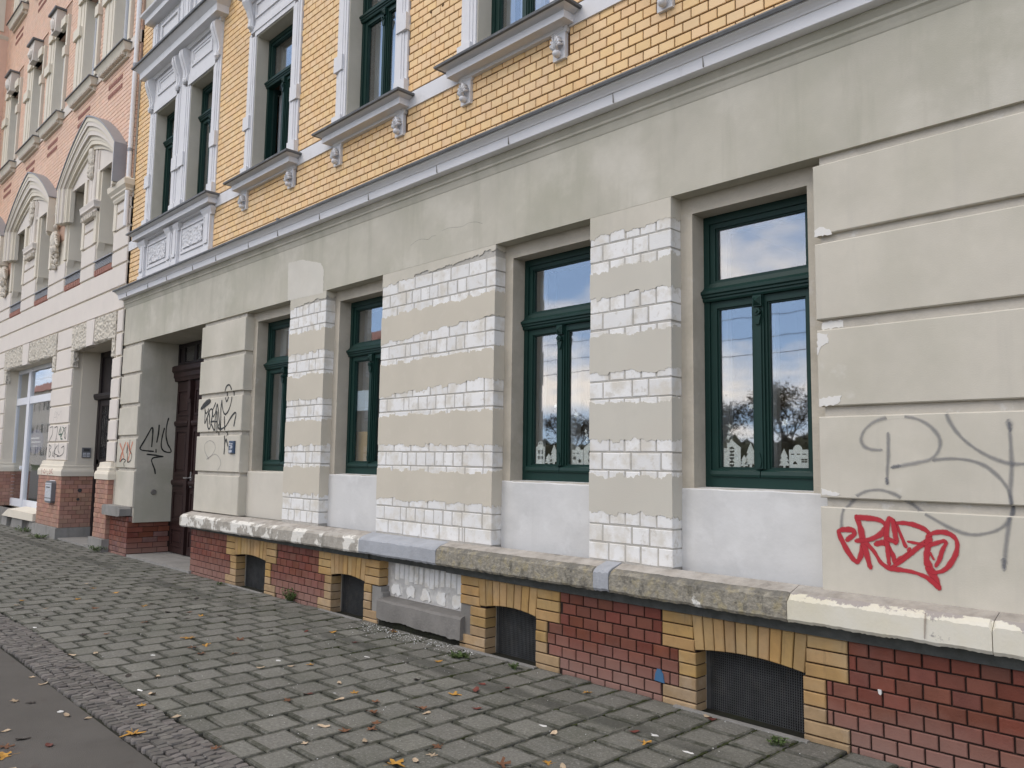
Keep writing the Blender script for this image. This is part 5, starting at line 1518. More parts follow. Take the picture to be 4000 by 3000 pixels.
for hi, (cx, hw) in enumerate(HOODS):
    zs, za = 6.66, 7.60
    prev = None
    base = None
    for k in range(7):
        o_ = arch_curve(cx, hw-.060*k, zs-.008*k, za-.082*k); i_ = arch_curve(cx, hw-.060*(k+1), zs-.008*(k+1), za-.082*(k+1))
        y0 = -.215+(0, .012, .040, .046, .085, .095, .14)[k]
        m = MB(); n = len(o_); leg = 5.95
        O = [(o_[0][0], leg)]+o_+[(o_[-1][0], leg)]; I = [(i_[0][0], leg)]+i_+[(i_[-1][0], leg)]
        n = len(O)
        v = [(x, y0, z) for x, z in O]+[(x, y0, z) for x, z in I]+[(x, .0, z) for x, z in O]+[(x, .0, z) for x, z in I]
        f = []
        for i in range(n-1):
            f += [(i, n+i, n+i+1, i+1)[::-1], (n+i, 3*n+i, 3*n+i+1, n+i+1), (i, i+1, 2*n+i+1, 2*n+i)]
        f += [(0, 2*n, 3*n, n), (n-1, 2*n-1, 4*n-1, 3*n-1)]
        m.add(v, f)
        ob = m.build('gable_arch' if k == 0 else 'arch_moulding', 'cream_stucco' if k not in (1, 3) else 'cream_pale', nb if k == 0 else base)
        if k == 0: base = ob
    # zinc covering on the back of the arch
    m = MB(); o_ = arch_curve(cx, hw+.005, zs, za+.004); O = [(o_[0][0], zs-.02 if hi == 0 else zs-.02)]+o_+[(o_[-1][0], 5.99 if hi == 0 else zs-.02)]
    n = len(O); v = []
    for x, z in O: v += [(x, -.235, z), (x, .0, z)]
    o2 = arch_curve(cx, hw+.03, zs, za+.03); O2 = [(o2[0][0], O[0][1])]+o2+[(o2[-1][0], O[-1][1])]
    for x, z in O2: v += [(x, -.235, z), (x, .0, z)]
    f = []
    for i in range(n-1):
        a = 2*i; b = 2*n+2*i
        f += [(b, b+2, b+3, b+1), (a, a+1, a+3, a+2), (a, a+2, b+2, b)]
    f += [(0, 2*n, 2*n+1, 1), (2*n-2, 2*n-1, 4*n-1, 4*n-2)]
    m.add(v, f); m.build('arch_roof', 'zinc', base)
    # tympanum with ribs and a relief
    t_ = MB(); i_ = arch_curve(cx, hw-.40, zs-.04, za-.55); 
    poly = [(i_[0][0], 6.55)]+i_+[(i_[-1][0], 6.55)]
    t_.prism(poly[::-1], -.045, .0); t_.build('tympanum', 'cream_pale', base)
    s_ = MB(); s_.box(cx-.20, cx+.20, -.060, -.0, 5.98, 7.0); 
    for k in range(-2, 3): s_.box(cx+k*.16-.012, cx+k*.16+.012, -.066, -.04, 6.6 if abs(k) == 2 else 6.1, 7.02-.05*abs(k))
    s_.build('mullion', 'cream_pale', base)
    r_ = MB()
    for k in range(16): r_.blob((cx-.05+random.uniform(-.09, .09), -.08, 6.78+random.uniform(-.26, .26)), .075, .045, .085, 7, 5, .25)
    r_.build('relief', 'cream_carved', base)
    c_ = MB(); c_.mitre(cx-.30, cx+.30, [(-.10, 5.70), (.02, 5.72), (.03, 5.80), (.06, 5.82), (.06, 5.86), (.10, 5.88), (.10, 5.92), (.115, 5.99), (.09, 6.02), (-.05, 6.03)], .0, -.02); co = c_.build('corbel', 'cream_pale', base)
    d_ = MB()
    for k in range(7): d_.box(cx-.30+.095*k, cx-.30+.095*k+.05, -.125, -.05, 5.72, 5.80)
    d_.build('corbel_teeth', 'cream_carved', co)
m = MB(); m.mitre(-14.02, -13.44, [(.03, 5.70), (.05, 5.74), (.05, 5.77), (.08, 5.80), (.08, 5.83), (.12, 5.88), (.13, 5.97), (.10, 6.0)], .0, YP); m.build('capital', 'cream_stucco', nb)
for k, cx in enumerate((-17.42, -21.62)):
    m = MB()
    m.blob((cx, -.10, 5.72), .17, .09, .20, 10, 6, .06); m.blob((cx+.05, -.12, 5.52), .12, .08, .10, 8, 5, .2)
    for j in range(5): m.tube([(cx+.10+.03*j, -.15, 5.86-.05*j), (cx+.20+.03*j, -.13, 5.80-.055*j)], .020, 6)
    for j in range(5): m.tube([(cx-.16+.02*j, -.12, 5.62-.03*j), (cx-.24+.03*j, -.09, 5.58-.035*j)], .016, 6)
    for j in range(22): m.blob((cx+random.uniform(-.10, .10), -.08, random.choice((random.uniform(6.0, 6.6), random.uniform(5.2, 5.45)))), .06, .05, .06, 6, 4, .3)
    m.build('cartouche', 'cream_carved', nb)
# brick field above the arches
ex = []
z = 6.0
while z < 7.75:
    for cx, hw in HOODS:
        cur = arch_curve(cx, hw, 6.66, 7.60)
        if z < 6.66: ex.append((cx-hw, cx+hw, z-.02, z+.02))
        elif z < 7.6:
            xs = [x for x, zz_ in cur if zz_ >= z]
            if xs: ex.append((min(xs), max(xs), z-.02, z+.02))
    z += .02
ex += [(-60, 0, 8.34, 8.56)]
for c in F2: ex += [(c-.74, c+.74, 8.5, 10.95), (c-.74, c+.74, 12.4, 14.9)]
m = wall(NX0, NX1, 5.70, 8.0, -.014, -.0085, [(cx-hw+.08, cx+hw-.08, 5.0, 6.70) for cx, hw in HOODS]+[(cx-hw*.62, cx+hw*.62, 6.5, 7.02) for cx, hw in HOODS]+[(cx-hw*.3, cx+hw*.3, 6.5, 7.28) for cx, hw in HOODS]); m.build('brick_backing', 'pink_mortar', bw)
ps = brick_rows(-24.0, NX1, 5.95, 14.0, YP+.002, 'pink_brick', ex+[(-60, -13.4, 0, 6.0)], joint=.007, jz=.008, shift=.02)
lay_bricks(ps, bw, 300, depth=.03, c=.003)
m = MB(); m.box(NX0, NX1+.0, YP-.008, .02, 8.345, 8.555); m.build('band_course', 'cream_pale', nb)
for c in F2:
    for zb in (0, 4.0):
        m = MB()
        for s_ in (-1, 1):
            if s_ < 0:
                m.box(c-.36, c-.26, YP-.02, .02, 8.56+zb, 10.42+zb); m.box(c-.52, c-.36, YP-.032, .02, 8.56+zb, 10.42+zb); m.box(c-.66, c-.52, YP-.045, .02, 8.56+zb, 10.40+zb); m.box(c-.78, c-.66, YP-.03, .02, 8.56+zb, 10.62+zb)
                m.box(c-.80, c-.40, YP-.085, .02, 9.72+zb, 9.92+zb)
            else:
                m.box(c+.54, c+.60, YP-.03, .02, 8.56+zb, 10.42+zb); m.box(c+.60, c+.68, YP-.04, .02, 8.56+zb, 10.62+zb); m.box(c+.50, c+.70, YP-.07, .02, 9.72+zb, 9.92+zb)
            m.box(c+s_*.30, c+s_*.62, YP-.08, .02, 10.42+zb, 10.60+zb)
        m.box(c-.30, c+.30, YP-.04, .02, 10.42+zb, 10.56+zb)
        for e0, e1 in ((c-.27, c-.255), (c+.535, c+.55)): m.box(e0, e1, YP, .44, 8.56+zb, 10.42+zb)
        su_ = m.build('window_surround', 'cream_stucco', nb)
        k = MB(); k.prism([(c-.15, 10.42+zb), (c+.15, 10.42+zb), (c+.24, 10.86+zb), (c-.24, 10.86+zb)], YP-.15, .02); k.blob((c+.0, YP-.16, 10.6+zb), .10, .06, .14, 8, 5, .2); k.build('keystone', 'cream_pale', su_)
        k = MB(); k.box(c-.28, c+.28, YP-.20, .02, 10.86+zb, 10.90+zb); k.build('keystone_flashing', 'lead', su_)
        k = MB(); k.mitre(c-.60, c+.60, [(-.05, 8.24+zb), (.04, 8.25+zb), (.05, 8.33+zb), (.10, 8.34+zb), (.12, 8.40+zb), (.15, 8.46+zb)], .0, YP); sl_ = k.build('window_sill', 'cream_stucco', nb)
        k = MB(); k.mitre(c-.60, c+.60, [(.15, 8.455+zb), (.17, 8.455+zb), (.17, 8.475+zb), (-.05, 8.56+zb)], .0, YP); k.build('sill_flashing', 'lead', sl_)
        k = MB()
        for j in range(17): k.box(c-.60+.0725*j, c-.60+.0725*j+.036, YP-.115, YP-.04, 8.28+zb, 8.335+zb)
        k.build('dentils', 'cream_carved', sl_)
        k = MB()
        for r__ in range(2):
            z0 = 7.98+zb-.17*r__
            k.box(c-.36, c+.36, YP-.0035, YP+.01, z0, z0+.085)
            for j in range(8): k.box(c-.36+.09*j, c-.36+.09*j+.06, YP-.010, YP+.01, z0+.02, z0+.075)
        k.build('tile_frieze', 'terracotta', bw)
        f = MB(); y = .115; a, b = c-.255, c+.535
        f.box(a, a+.07, y, y+.06, 8.56+zb, 10.42+zb); f.box(b-.07, b, y, y+.06, 8.56+zb, 10.42+zb); f.box(a+.07, b-.07, y, y+.06, 10.32+zb, 10.42+zb); f.box(a+.07, b-.07, y, y+.06, 8.56+zb, 8.66+zb); f.box(c+.10, c+.18, y, y+.06, 8.66+zb, 10.32+zb)
        fo_ = f.build('window', 'pvc_white', nb); pane('pane', a+.07, b-.07, 8.66+zb, 10.32+zb, y+.03, fo_)
        bx_ = MB(); A, B, Z_0, Z_1 = a-.1, b+.1, 8.4+zb, 10.6+zb
        bx_.add([(A, .455, Z_0), (B, .455, Z_0), (B, 1.5, Z_0), (A, 1.5, Z_0), (A, .455, Z_1), (B, .455, Z_1), (B, 1.5, Z_1), (A, 1.5, Z_1)], [(0, 1, 2, 3), (7, 6, 5, 4), (3, 2, 6, 7), (0, 3, 7, 4), (1, 5, 6, 2)]); bx_.build('room', 'room_wall', nb)
# projecting bay further along
m = MB(); m.box(-28.5, -23.6, -1.1, .0, 7.2, 16.0); bo = m.build('oriel', 'pink_brick', nb)
for zb in (8.4, 12.4):
    k = MB(); k.mitre(-28.4, -23.7, [(.0, zb-.2), (.06, zb-.18), (.12, zb-.06), (.14, zb)], .0, -1.1); k.build('oriel_sill', 'cream_stucco', bo)
    k = MB(); k.box(-23.605, -23.57, -.95, -.15, zb+.1, zb+2.0); k.build('oriel_panel', 'cream_stucco', bo)
# pencil and spray marks on the neighbour
def pl_nb(x, z, l): return (x, YP-l-.001, z)
def nb_tag(label, mt, strokes, w, o, s, y=YP, parent=nb):
    mb = MB()
    for st in strokes: stroke(mb, on_y(st, y, o, s), w, lambda x, z, l: (x, y-l-.001, z))
    return mb.build('graffiti', mt, parent, label=label)
nb_tag('black pen numbers on the neighbouring pier', 'spray_black', [[(650, 70), (685, 60), (680, 150), (660, 200), (640, 240)], [(710, 70), (745, 60), (740, 150), (720, 240)], [(860, 60), (835, 90), (855, 150), (850, 210), (835, 170), (860, 70)], [(738, 205), (742, 222)]], .020, (0, 1650), S3)
nb_tag('green pen numbers on the neighbouring pier', 'spray_green', [[(790, 60), (765, 150), (800, 150)], [(795, 90), (785, 180)], [(815, 60), (830, 90), (790, 200), (810, 215)]], .028, (0, 1650), S3)
nb_tag('black handwritten tag under the numbers', 'spray_black', [[(640, 290), (635, 450)], [(640, 290), (665, 320), (640, 360), (660, 400), (640, 450)], [(690, 380), (680, 420), (695, 440), (700, 380)], [(715, 270), (710, 460)], [(745, 300), (700, 390), (760, 430)], [(765, 270), (755, 350), (770, 400)], [(800, 330), (830, 310), (825, 390), (790, 430), (740, 440)]], .020, (0, 1650), S3)
nb_tag('faint pencil letters on the neighbouring pier', 'spray_faint', [[(695, 1475), (720, 1350), (735, 1470)], [(705, 1430), (732, 1425)], [(745, 1450), (735, 1360), (765, 1400), (795, 1345), (790, 1430)]], .016, (0, 1200), S3)
nb_tag('faint pink letters on the plinth cap', 'spray_pink', [[(535, 600), (545, 640), (535, 670)], [(555, 600), (545, 640)], [(575, 610), (565, 650), (590, 650), (585, 610), (575, 610)], [(610, 605), (612, 665), (630, 665)], [(645, 610), (640, 660), (655, 655), (650, 610)], [(665, 605), (665, 660)], [(685, 605), (665, 630), (685, 665)]], .022, (0, 1650), S3, y=YP-.082)

# ================================================================== THINGS
# drainpipe in the corner between the two houses
t = thing('drainpipe', 'thin white drainpipe between the pink and the yellow brick walls', 'drainpipe', (-13.40, -.02, 6.0))
m = MB(); m.tube([(-13.40, -.075, z) for z in (5.2, 6.0, 7.2, 8.4, 9.6, 12.0, 14.0)], .036, 10); m.build('pipe', 'paint_white', t)
for z in (6.45, 7.9, 9.3):
    m = MB(); m.cyl((-13.40, -.075, z), .043, .05, 'z', 10); m.box(-13.41, -13.39, -.07, .0, z+.01, z+.03); m.build('pipe_clip', 'zinc', t)
# letter box
t = thing('letter_box', 'grey metal letter box on the salmon brick pier', 'letter box', (-16.39, -.10, .63))
m = MB(); m.prism([(-16.585, .66), (-16.55, .625), (-16.22, .625), (-16.185, .66), (-16.185, .985), (-16.21, 1.02), (-16.56, 1.02), (-16.585, .985)], -.165, -.09); m.build('body', 'mail_grey', t)
m = MB(); m.box(-16.57, -16.20, -.172, -.164, .66, .70); m.box(-16.57, -16.20, -.172, -.164, .72, .95); m.build('front_plate', 'mail_light', t)
m = MB(); m.add([(-16.575, -.175, .975), (-16.195, -.175, .975), (-16.215, -.10, 1.03), (-16.555, -.10, 1.03)], [(0, 1, 2, 3)]); m.box(-16.575, -16.195, -.176, -.166, .958, .976); m.build('lid', 'mail_light', t)
m = MB(); m.box(-16.50, -16.27, -.176, -.170, .90, .915); m.build('slot', 'black_rubber', t)
# intercom on the door reveal
t = thing('intercom_panel', 'small grey intercom panel on the cream door reveal', 'intercom', (-15.90, .29, 1.45))
m = MB(); m.box(-15.91, -15.885, .215, .365, 1.45, 1.635); m.build('case', 'mail_grey', t)
for k in range(2):
    for j in range(3):
        m = MB(); m.box(-15.886, -15.880, .23+.066*k, .285+.066*k, 1.465+.028*j, 1.485+.028*j); m.build('button', 'mail_light', t)
m = MB(); m.box(-15.886, -15.881, .24, .34, 1.565, 1.615); m.build('speaker', 'metal_dark', t)
for zz, yy, r_ in ((.86, .22, .035), (.70, .20, .026)):
    m = MB(); m.cyl((-15.905, yy, zz), r_, .02, 'x', 12); m.cyl((-15.888, yy, zz), r_*.6, .004, 'x', 10); m.build('pipe_cap', 'metal_dark', nb)
# blue number plate
pq = on_y([(608, 580), (880, 580), (870, 1350), (590, 1340)], -.02, (860, 1690), 16.59)
px0, px1 = -9.332, -9.198; pz0, pz1 = 1.537, 1.690
t = thing('number_plate', 'small dark blue plate with white lettering on the rendered pier', 'sign', (-9.265, -.01, 1.54))
m = MB(); m.cbox(px0, px1, -.026, .0, pz0, pz1, .006); m.build('plate', 'number_blue', t)
m = MB()
def pb(a, b, c, d):   # fractions of the plate, from its top-left corner
    m.box(px0+(px1-px0)*a, px0+(px1-px0)*c, -.0275, -.0262, pz1-(pz1-pz0)*d, pz1-(pz1-pz0)*b)
for bx_ in ((.08, .16, .30, .20), (.08, .16, .14, .30), (.26, .16, .34, .30), (.08, .24, .3, .28), (.42, .22, .80, .27), (.10, .345, .74, .385), (.40, .43, .46, .58), (.40, .43, .74, .47), (.70, .43, .78, .58), (.40, .54, .78, .58), (.56, .43, .61, .58), (.16, .545, .36, .57), (.32, .60, .42, .68), (.58, .62, .64, .66),
            (.12, .735, .70, .765), (.14, .735, .22, .90), (.30, .79, .38, .90), (.44, .76, .52, .90), (.60, .76, .68, .92), (.14, .88, .70, .92)): pb(*bx_)
m.build('lettering', 'mark_white', t)
# blue oval sign inside the shop window
x, z = on_y([(440, 250)], SY+.05, (0, 1650), S3)[0]
t = thing('oval_sign', 'blue oval sign behind the shop window glass', 'sign', (x, SY+.06, z-.3))
m = MB(); m.prism([(x+.62*math.cos(2*math.pi*k/24), z+.26*math.sin(2*math.pi*k/24)) for k in range(24)], SY+.075, SY+.085); m.build('panel', 'sign_blue', t)
m = MB(); m.box(x-.40, x+.30, SY+.072, SY+.0745, z+.06, z+.09); m.box(x-.30, x+.40, SY+.072, SY+.0745, z-.02, z+.005); m.box(x-.2, x+.2, SY+.072, SY+.0745, z-.10, z-.085); m.build('lettering', 'mark_white', t)
# sheet of paper and cardboard in the second window
q_ = on_y([(655, 875), (740, 870), (735, 1003), (650, 1005)], .30, (1000, 1000), 1.659)
x0, x1 = min(p[0] for p in q_), max(p[0] for p in q_)
m = MB(); m.box(x0-.02, x1+.06, .300, .302, q_[3][1], q_[0][1]); m.build('paper_sheet', 'paper_blue', label='pale blue sheet of paper stuck inside the window glass', cat='paper')
q_ = on_y([(660, 1140), (730, 1130)], .36, (1000, 1000), 1.659)
t = thing('cardboard_box', 'yellow-brown cardboard standing on the window sill behind the glass', 'cardboard', (q_[0][0]+.15, .40, 1.40))
m = MB(); m.box(q_[0][0]-.02, q_[0][0]+.34, .35, .357, 1.39, q_[0][1]-.04); m.build('front', 'cardboard', t)
m = MB(); m.box(q_[0][0]-.02, q_[0][0]+.34, .346, .362, q_[0][1]-.04, q_[0][1]); m.build('flap', 'cardboard', t)
m = MB(); m.box(-7.15, -6.32, .30, .45, 1.36, 1.39); m.build('inner_sill', 'casement_white', WIN[1])

# ---- paper cut-outs standing behind the glass of the third and fourth windows
GY = .295
def circ(cx, cz, r_, a0=0, a1=360, n=14): return [(cx+r_*math.cos(R(a0+(a1-a0)*k/n)), cz+r_*math.sin(R(a0+(a1-a0)*k/n))) for k in range(n if a1-a0 == 360 else n+1)]
def paper(name, label, cat, loops, group=None):
    xs = [p[0] for p in loops[0]]; zs = [p[1] for p in loops[0]]
    w0 = Vector(((min(xs)+max(xs))/2, GY, min(zs)))
    return fill2d(name, loops, .0012, 'paper', None, lambda a, b, c: (a-w0.x, c, b-w0.z), world=w0, label=label, cat=cat, group=group)
def rect(a, b, c, d): return [(a, b), (c, b), (c, d), (a, d)]
def tree_cut(cx, z0, w, h):
    pts = [(cx-.10*w, z0), (cx-.10*w, z0+.14*h)]
    lv = [(.50, .14, .22), (.42, .36, .20), (.32, .58, .16)]
    L_ = []
    for ww, zz, inn in lv: L_ += [(cx-ww*w, z0+zz*h), (cx-inn*w, z0+(zz+.22)*h)]
    pts += L_+[(cx, z0+h)]+[(2*cx-x, z) for x, z in reversed(L_)]+[(cx+.10*w, z0+.14*h), (cx+.10*w, z0)]
    return [pts[::-1]]
def at(px, py, o, s): return on_y([(px, py)], GY, o, s)[0]
oD, sD = (2600, 1250), 2.37
a = at(540, 1370, oD, sD); b = at(693, 1100, oD, sD); x0, x1, z0, zt = a[0], b[0], a[1], b[1]
w_ = x1-x0; ze = z0+(zt-z0)*.70
hl = [[(x0, z0), (x1, z0), (x1, ze), (x0+w_*.45, zt), (x0+w_*.30, zt-.035), (x0+w_*.30, zt-.025), (x0+w_*.20, zt-.025), (x0+w_*.20, zt-.06), (x0, ze)]]
for k in range(3):
    cz = z0+(.16+.235*k)*(zt-z0)
    hl += [circ(x0+w_*.48, cz+.002, w_*.15, 4, 176, 8), circ(x0+w_*.48, cz-.004, w_*.15, 184, 356, 8)]
paper('paper_house', 'white paper house with three round windows behind the glass', 'decoration', hl)
a = at(790, 1370, oD, sD); b = at(788, 1135, oD, sD); w_ = at(845, 1280, oD, sD)[0]-at(735, 1280, oD, sD)[0]
paper('paper_tree', 'tall white paper fir beside the round-windowed paper house', 'decoration', tree_cut(a[0], a[1], w_*1.1, b[1]-a[1]))
a = at(735, 1370, oD, sD)
paper('paper_tree', 'short white paper fir between the paper house and the tall fir', 'decoration', tree_cut(a[0]-.005, a[1], w_*.75, (b[1]-a[1])*.52))
a = at(1100, 1375, oD, sD); b = at(1100, 1190, oD, sD)
paper('paper_tree', 'slim white paper fir beside the domed paper building', 'decoration', tree_cut(a[0], a[1], .075, b[1]-a[1]))
a = at(1145, 1380, oD, sD); b = at(1320, 1200, oD, sD); x0, x1, z0, zt = a[0], b[0], a[1], b[1]; w_ = x1-x0; h_ = zt-z0
loops = [[(x0, z0), (x1, z0), (x1, zt), (x0+w_*.70, zt)]+circ(x0+w_*.46, zt, w_*.24, 0, 180, 8)+[(x0+w_*.22, zt), (x0, zt)]]
loops += [[(x0+.2*w_, z0+.03), (x0+.42*w_, z0+.03), (x0+.42*w_, z0+.3*h_), (x0+.31*w_, z0+.42*h_), (x0+.2*w_, z0+.3*h_)]]
for r_ in ((.64, .34, .78, .42), (.80, .34, .94, .42), (.64, .45, .78, .53), (.80, .45, .94, .53), (.10, .74, .28, .79), (.40, .74, .58, .79), (.70, .74, .90, .79)): loops.append(rect(x0+r_[0]*w_, z0+r_[1]*h_, x0+r_[2]*w_, z0+r_[3]*h_))
paper('paper_house', 'white paper building with a dome and arched door', 'decoration', loops)
x2 = x1+.19
loops = [rect(x1+.004, z0, x2, z0+.80*h_)]
for k in range(4):
    for j in range(2): loops.append(rect(x1+.02+.038*k, z0+(.52+.12*j)*h_, x1+.046+.038*k, z0+(.60+.12*j)*h_))
loops.append(rect(x1+.05, z0+.02, x1+.09, z0+.30*h_))
paper('paper_house', 'flat-roofed white paper house joined to the domed one', 'decoration', loops)
def star(px, py, o, s, r_, label, n=6):
    c = at(px, py, o, s); p = []
    for k in range(2*n):
        rr_ = r_ if k % 2 == 0 else r_*.5; an = math.pi/2+.2+math.pi*k/n
        p.append((c[0]+rr_*math.cos(an), c[1]+rr_*math.sin(an)))
    return paper('paper_star', label, 'star', [p])
star(793, 800, oD, sD, .022, 'white paper star hanging above the tall paper fir')
star(1103, 950, oD, sD, .027, 'white paper star hanging above the domed paper building')
for k, (px, py) in enumerate(((595, 980), (587, 1043), (578, 1087))):
    star(px, py, oD, sD, .017, ['top', 'middle', 'lowest'][k]+' small paper star over the chimney of the round-windowed paper house', 4)
oC, sC = (2000, 1000), 1.659
a = at(155, 1352, oC, sC); b = at(213, 1235, oC, sC); x0, x1, z0, zt = a[0], b[0], a[1], b[1]; w_ = x1-x0; h_ = zt-z0
loops = [[(x0, z0), (x1, z0), (x1, zt), (x0+.82*w_, zt)]+circ(x0+.5*w_, zt+.012, .32*w_, 0, 180, 8)+[(x0+.18*w_, zt), (x0, zt)]]
for r_ in ((.22, .60, .34, .82), (.38, .60, .50, .82), (.62, .60, .80, .82), (.22, .30, .34, .48), (.38, .30, .50, .48), (.62, .30, .80, .48)): loops.append(rect(x0+r_[0]*w_, z0+r_[1]*h_, x0+r_[2]*w_, z0+r_[3]*h_))
loops.append(circ(x0+.5*w_, zt+.016, .20*w_, 8, 82, 5)+[(x0+.5*w_+.006, zt+.016)]); loops.append([(x0+.5*w_-.006, zt+.016)]+circ(x0+.5*w_, zt+.016, .20*w_, 98, 172, 5))
paper('paper_house', 'white paper tower house with an arched top and small square windows', 'decoration', loops)
a = at(272, 1352, oC, sC); b = at(275, 1222, oC, sC)
paper('paper_tree', 'tall white paper fir beside the paper tower house', 'decoration', tree_cut(a[0], a[1], .10, b[1]-a[1]))
a = at(238, 1352, oC, sC); b = at(240, 1280, oC, sC)
paper('paper_tree', 'small white paper fir between the paper tower house and a taller fir', 'decoration', tree_cut(a[0], a[1], .10, b[1]-a[1]))
a = at(388, 1355, oC, sC); b = at(462, 1255, oC, sC); x0, x1, z0, zt = a[0], b[0], a[1], b[1]; w_ = x1-x0; h_ = zt-z0
loops = [[(x0, z0), (x1, z0), (x1, zt), (x0+.74*w_, zt)]+circ(x0+.52*w_, zt, .22*w_, 0, 180, 8)+[(x0+.30*w_, zt), (x0, zt)]]
loops += [rect(x0+.10*w_, z0+.36*h_, x0+.36*w_, z0+.56*h_), rect(x0+.1*w_, z0+.74*h_, x0+.3*w_, z0+.80*h_), rect(x0+.42*w_, z0+.74*h_, x0+.62*w_, z0+.80*h_), [(x0+.58*w_, z0+.02), (x0+.80*w_, z0+.02), (x0+.80*w_, z0+.3*h_), (x0+.69*w_, z0+.42*h_), (x0+.58*w_, z0+.3*h_)]]
paper('paper_house', 'white paper house with a small dome next to the dark drape', 'decoration', loops)
x0 = x1+.004; x1 = x0+.15
loops = [[(x0, z0), (x1, z0), (x1, z0+1.1*h_), (x0+.075, z0+1.55*h_), (x0, z0+1.1*h_)], circ(x0+.075, z0+.3*h_, .028), circ(x0+.075, z0+.75*h_, .028)]
paper('paper_house', 'gabled white paper house at the end of the paper row', 'decoration', loops)
star(283, 972, oC, sC, .022, 'white paper star hanging high beside the centre post')
star(416, 1028, oC, sC, .027, 'white paper star hanging in front of the dark drape')
for k, (px, py) in enumerate(((478, 1135), (483, 1160), (485, 1195))):
    star(px, py, oC, sC, .017, ['top', 'middle', 'lowest'][k]+' small paper star above the gabled paper house', 4)

# ---- fallen leaves
def maple(seed, lobes=5):
    rr = random.Random(seed); p = []
    for k in range(lobes*4):
        a = -math.pi/2+2*math.pi*(k+.5)/(lobes*4)
        ph = (k % 4); r_ = (.42, .95, 1.0, .50)[ph] if lobes > 1 else 1
        down = 1-.35*max(0, -math.sin(a))
        p.append((r_*math.cos(a)*rr.uniform(.85, 1.1)*down, r_*math.sin(a)*rr.uniform(.85, 1.1)*down))
    return p
def oval(seed):
    rr = random.Random(seed); n = 14
    return [(.5*math.cos(2*math.pi*k/n)*rr.uniform(.85, 1.1), 1.0*math.sin(2*math.pi*k/n)*rr.uniform(.92, 1.05)) for k in range(n)]
LM = {}
def leaf_mesh(v, mt, curl):
    k = (v, mt)
    if k in LM: return LM[k]
    rr = random.Random(v*13+5)
    ol = maple(v) if v < 4 else oval(v)
    n = len(ol); m = MB(); cur = curl*rr.uniform(.5, 1.3); ax = rr.uniform(0, 3.14)
    def zf(x, y):
        u = x*math.cos(ax)+y*math.sin(ax)
        return cur*u*u+.06*math.sin(5*x+3*y)
    vs = [(0, 0, .02)]+[(x*.55, y*.55, zf(x*.55, y*.55)+.02) for x, y in ol]+[(x, y, zf(x, y)+rr.uniform(0, .06)) for x, y in ol]
    zmin = min(q[2] for q in vs)
    vs = [(x, y, z-zmin) for x, y, z in vs]
    fs = [(0, 1+i, 1+(i+1) % n) for i in range(n)]+[(1+i, 1+n+i, 1+n+(i+1) % n, 1+(i+1) % n) for i in range(n)]
    nt_ = len(vs); zs_ = vs[0][2]
    vs += [(0, -.55, zs_), (.03, -.55, zs_), (.05, -1.25, zs_+.02), (.02, -1.25, zs_+.02)]; fs += [(nt_, nt_+1, nt_+2, nt_+3)]
    th = len(vs)
    vs += [(x, y, z+.012) for x, y, z in vs]; fs += [tuple(i+th for i in f) for f in fs]
    m.add(vs, fs); LM[k] = m.mesh('leaf_mesh', mt, True); return LM[k]
LAB = {'y': ('leaf_yellow', 'yellow-orange maple leaf lying on the grey slabs'), 'b': ('leaf_brown', 'dry brown leaf lying on the grey slabs'), 'r': ('leaf_red', 'dark red leaf lying on the grey slabs'),
       'p': ('leaf_pale', 'pale dried leaf lying on the grey slabs'), 'd': ('leaf_dark', 'almost black rotted leaf lying on the grey slabs')}
K_ = 1.659
leaves = []
for o_, lst in (((0, 2000), '600,495,y 505,565,y 145,575,y 300,625,p 750,525,y 930,610,y 985,595,d 1225,650,b 1305,675,y 1215,690,d 940,715,b 690,790,b 620,625,b 1220,818,Y 1330,865,y 1250,878,b 1300,920,b 1520,918,b 1555,830,b 465,927,p 620,915,p 1020,1068,p 985,1182,p 925,1252,y 860,1440,Y 1135,1330,p 1390,1530,b 20,325,p 435,438,d 470,1010,d 1425,670,d 1500,700,d 820,525,d 540,795,d 1270,560,d 430,260,d 560,465,p 110,605,p 480,495,d 130,625,d 300,695,d 230,670,d 1085,648,d 830,1062,d'),
                ((1000, 2000), '500,780,y 325,775,r 895,780,y 30,1010,p 355,990,y 540,1110,p 340,1180,r 635,1172,y 210,1220,b 440,1390,p 320,1500,p 705,1487,p 770,1230,b 760,1300,b 1105,1305,p 1420,1157,R 1465,1115,r 1285,1185,y 1430,1275,r 745,1410,b 1180,1520,b 1140,1575,p 900,1635,Y 1035,1615,p 1590,1635,b 640,845,r 540,1215,p 1185,970,y 580,1420,b 780,1370,b 1630,1140,r 890,770,b 230,1000,p 90,770,d 1045,1085,d 1080,1275,b'),
                ((2000, 2000), '485,1170,y 270,1435,p 790,1425,r 865,1495,y 235,1628,y 1300,1345,r 1270,1330,p 330,1655,p'),
                ((0, 2000), '35,1400,p 30,1560,Y 35,1500,b 210,1055,p 435,1300,p 280,1100,p 100,1208,p 205,1218,d 570,1318,p 75,1655,p 320,1490,r 150,1450,d')):
    for e in lst.split():
        a, b, c = e.split(','); leaves.append((on_z([(float(a), float(b))], .006, o_, K_)[0], c))
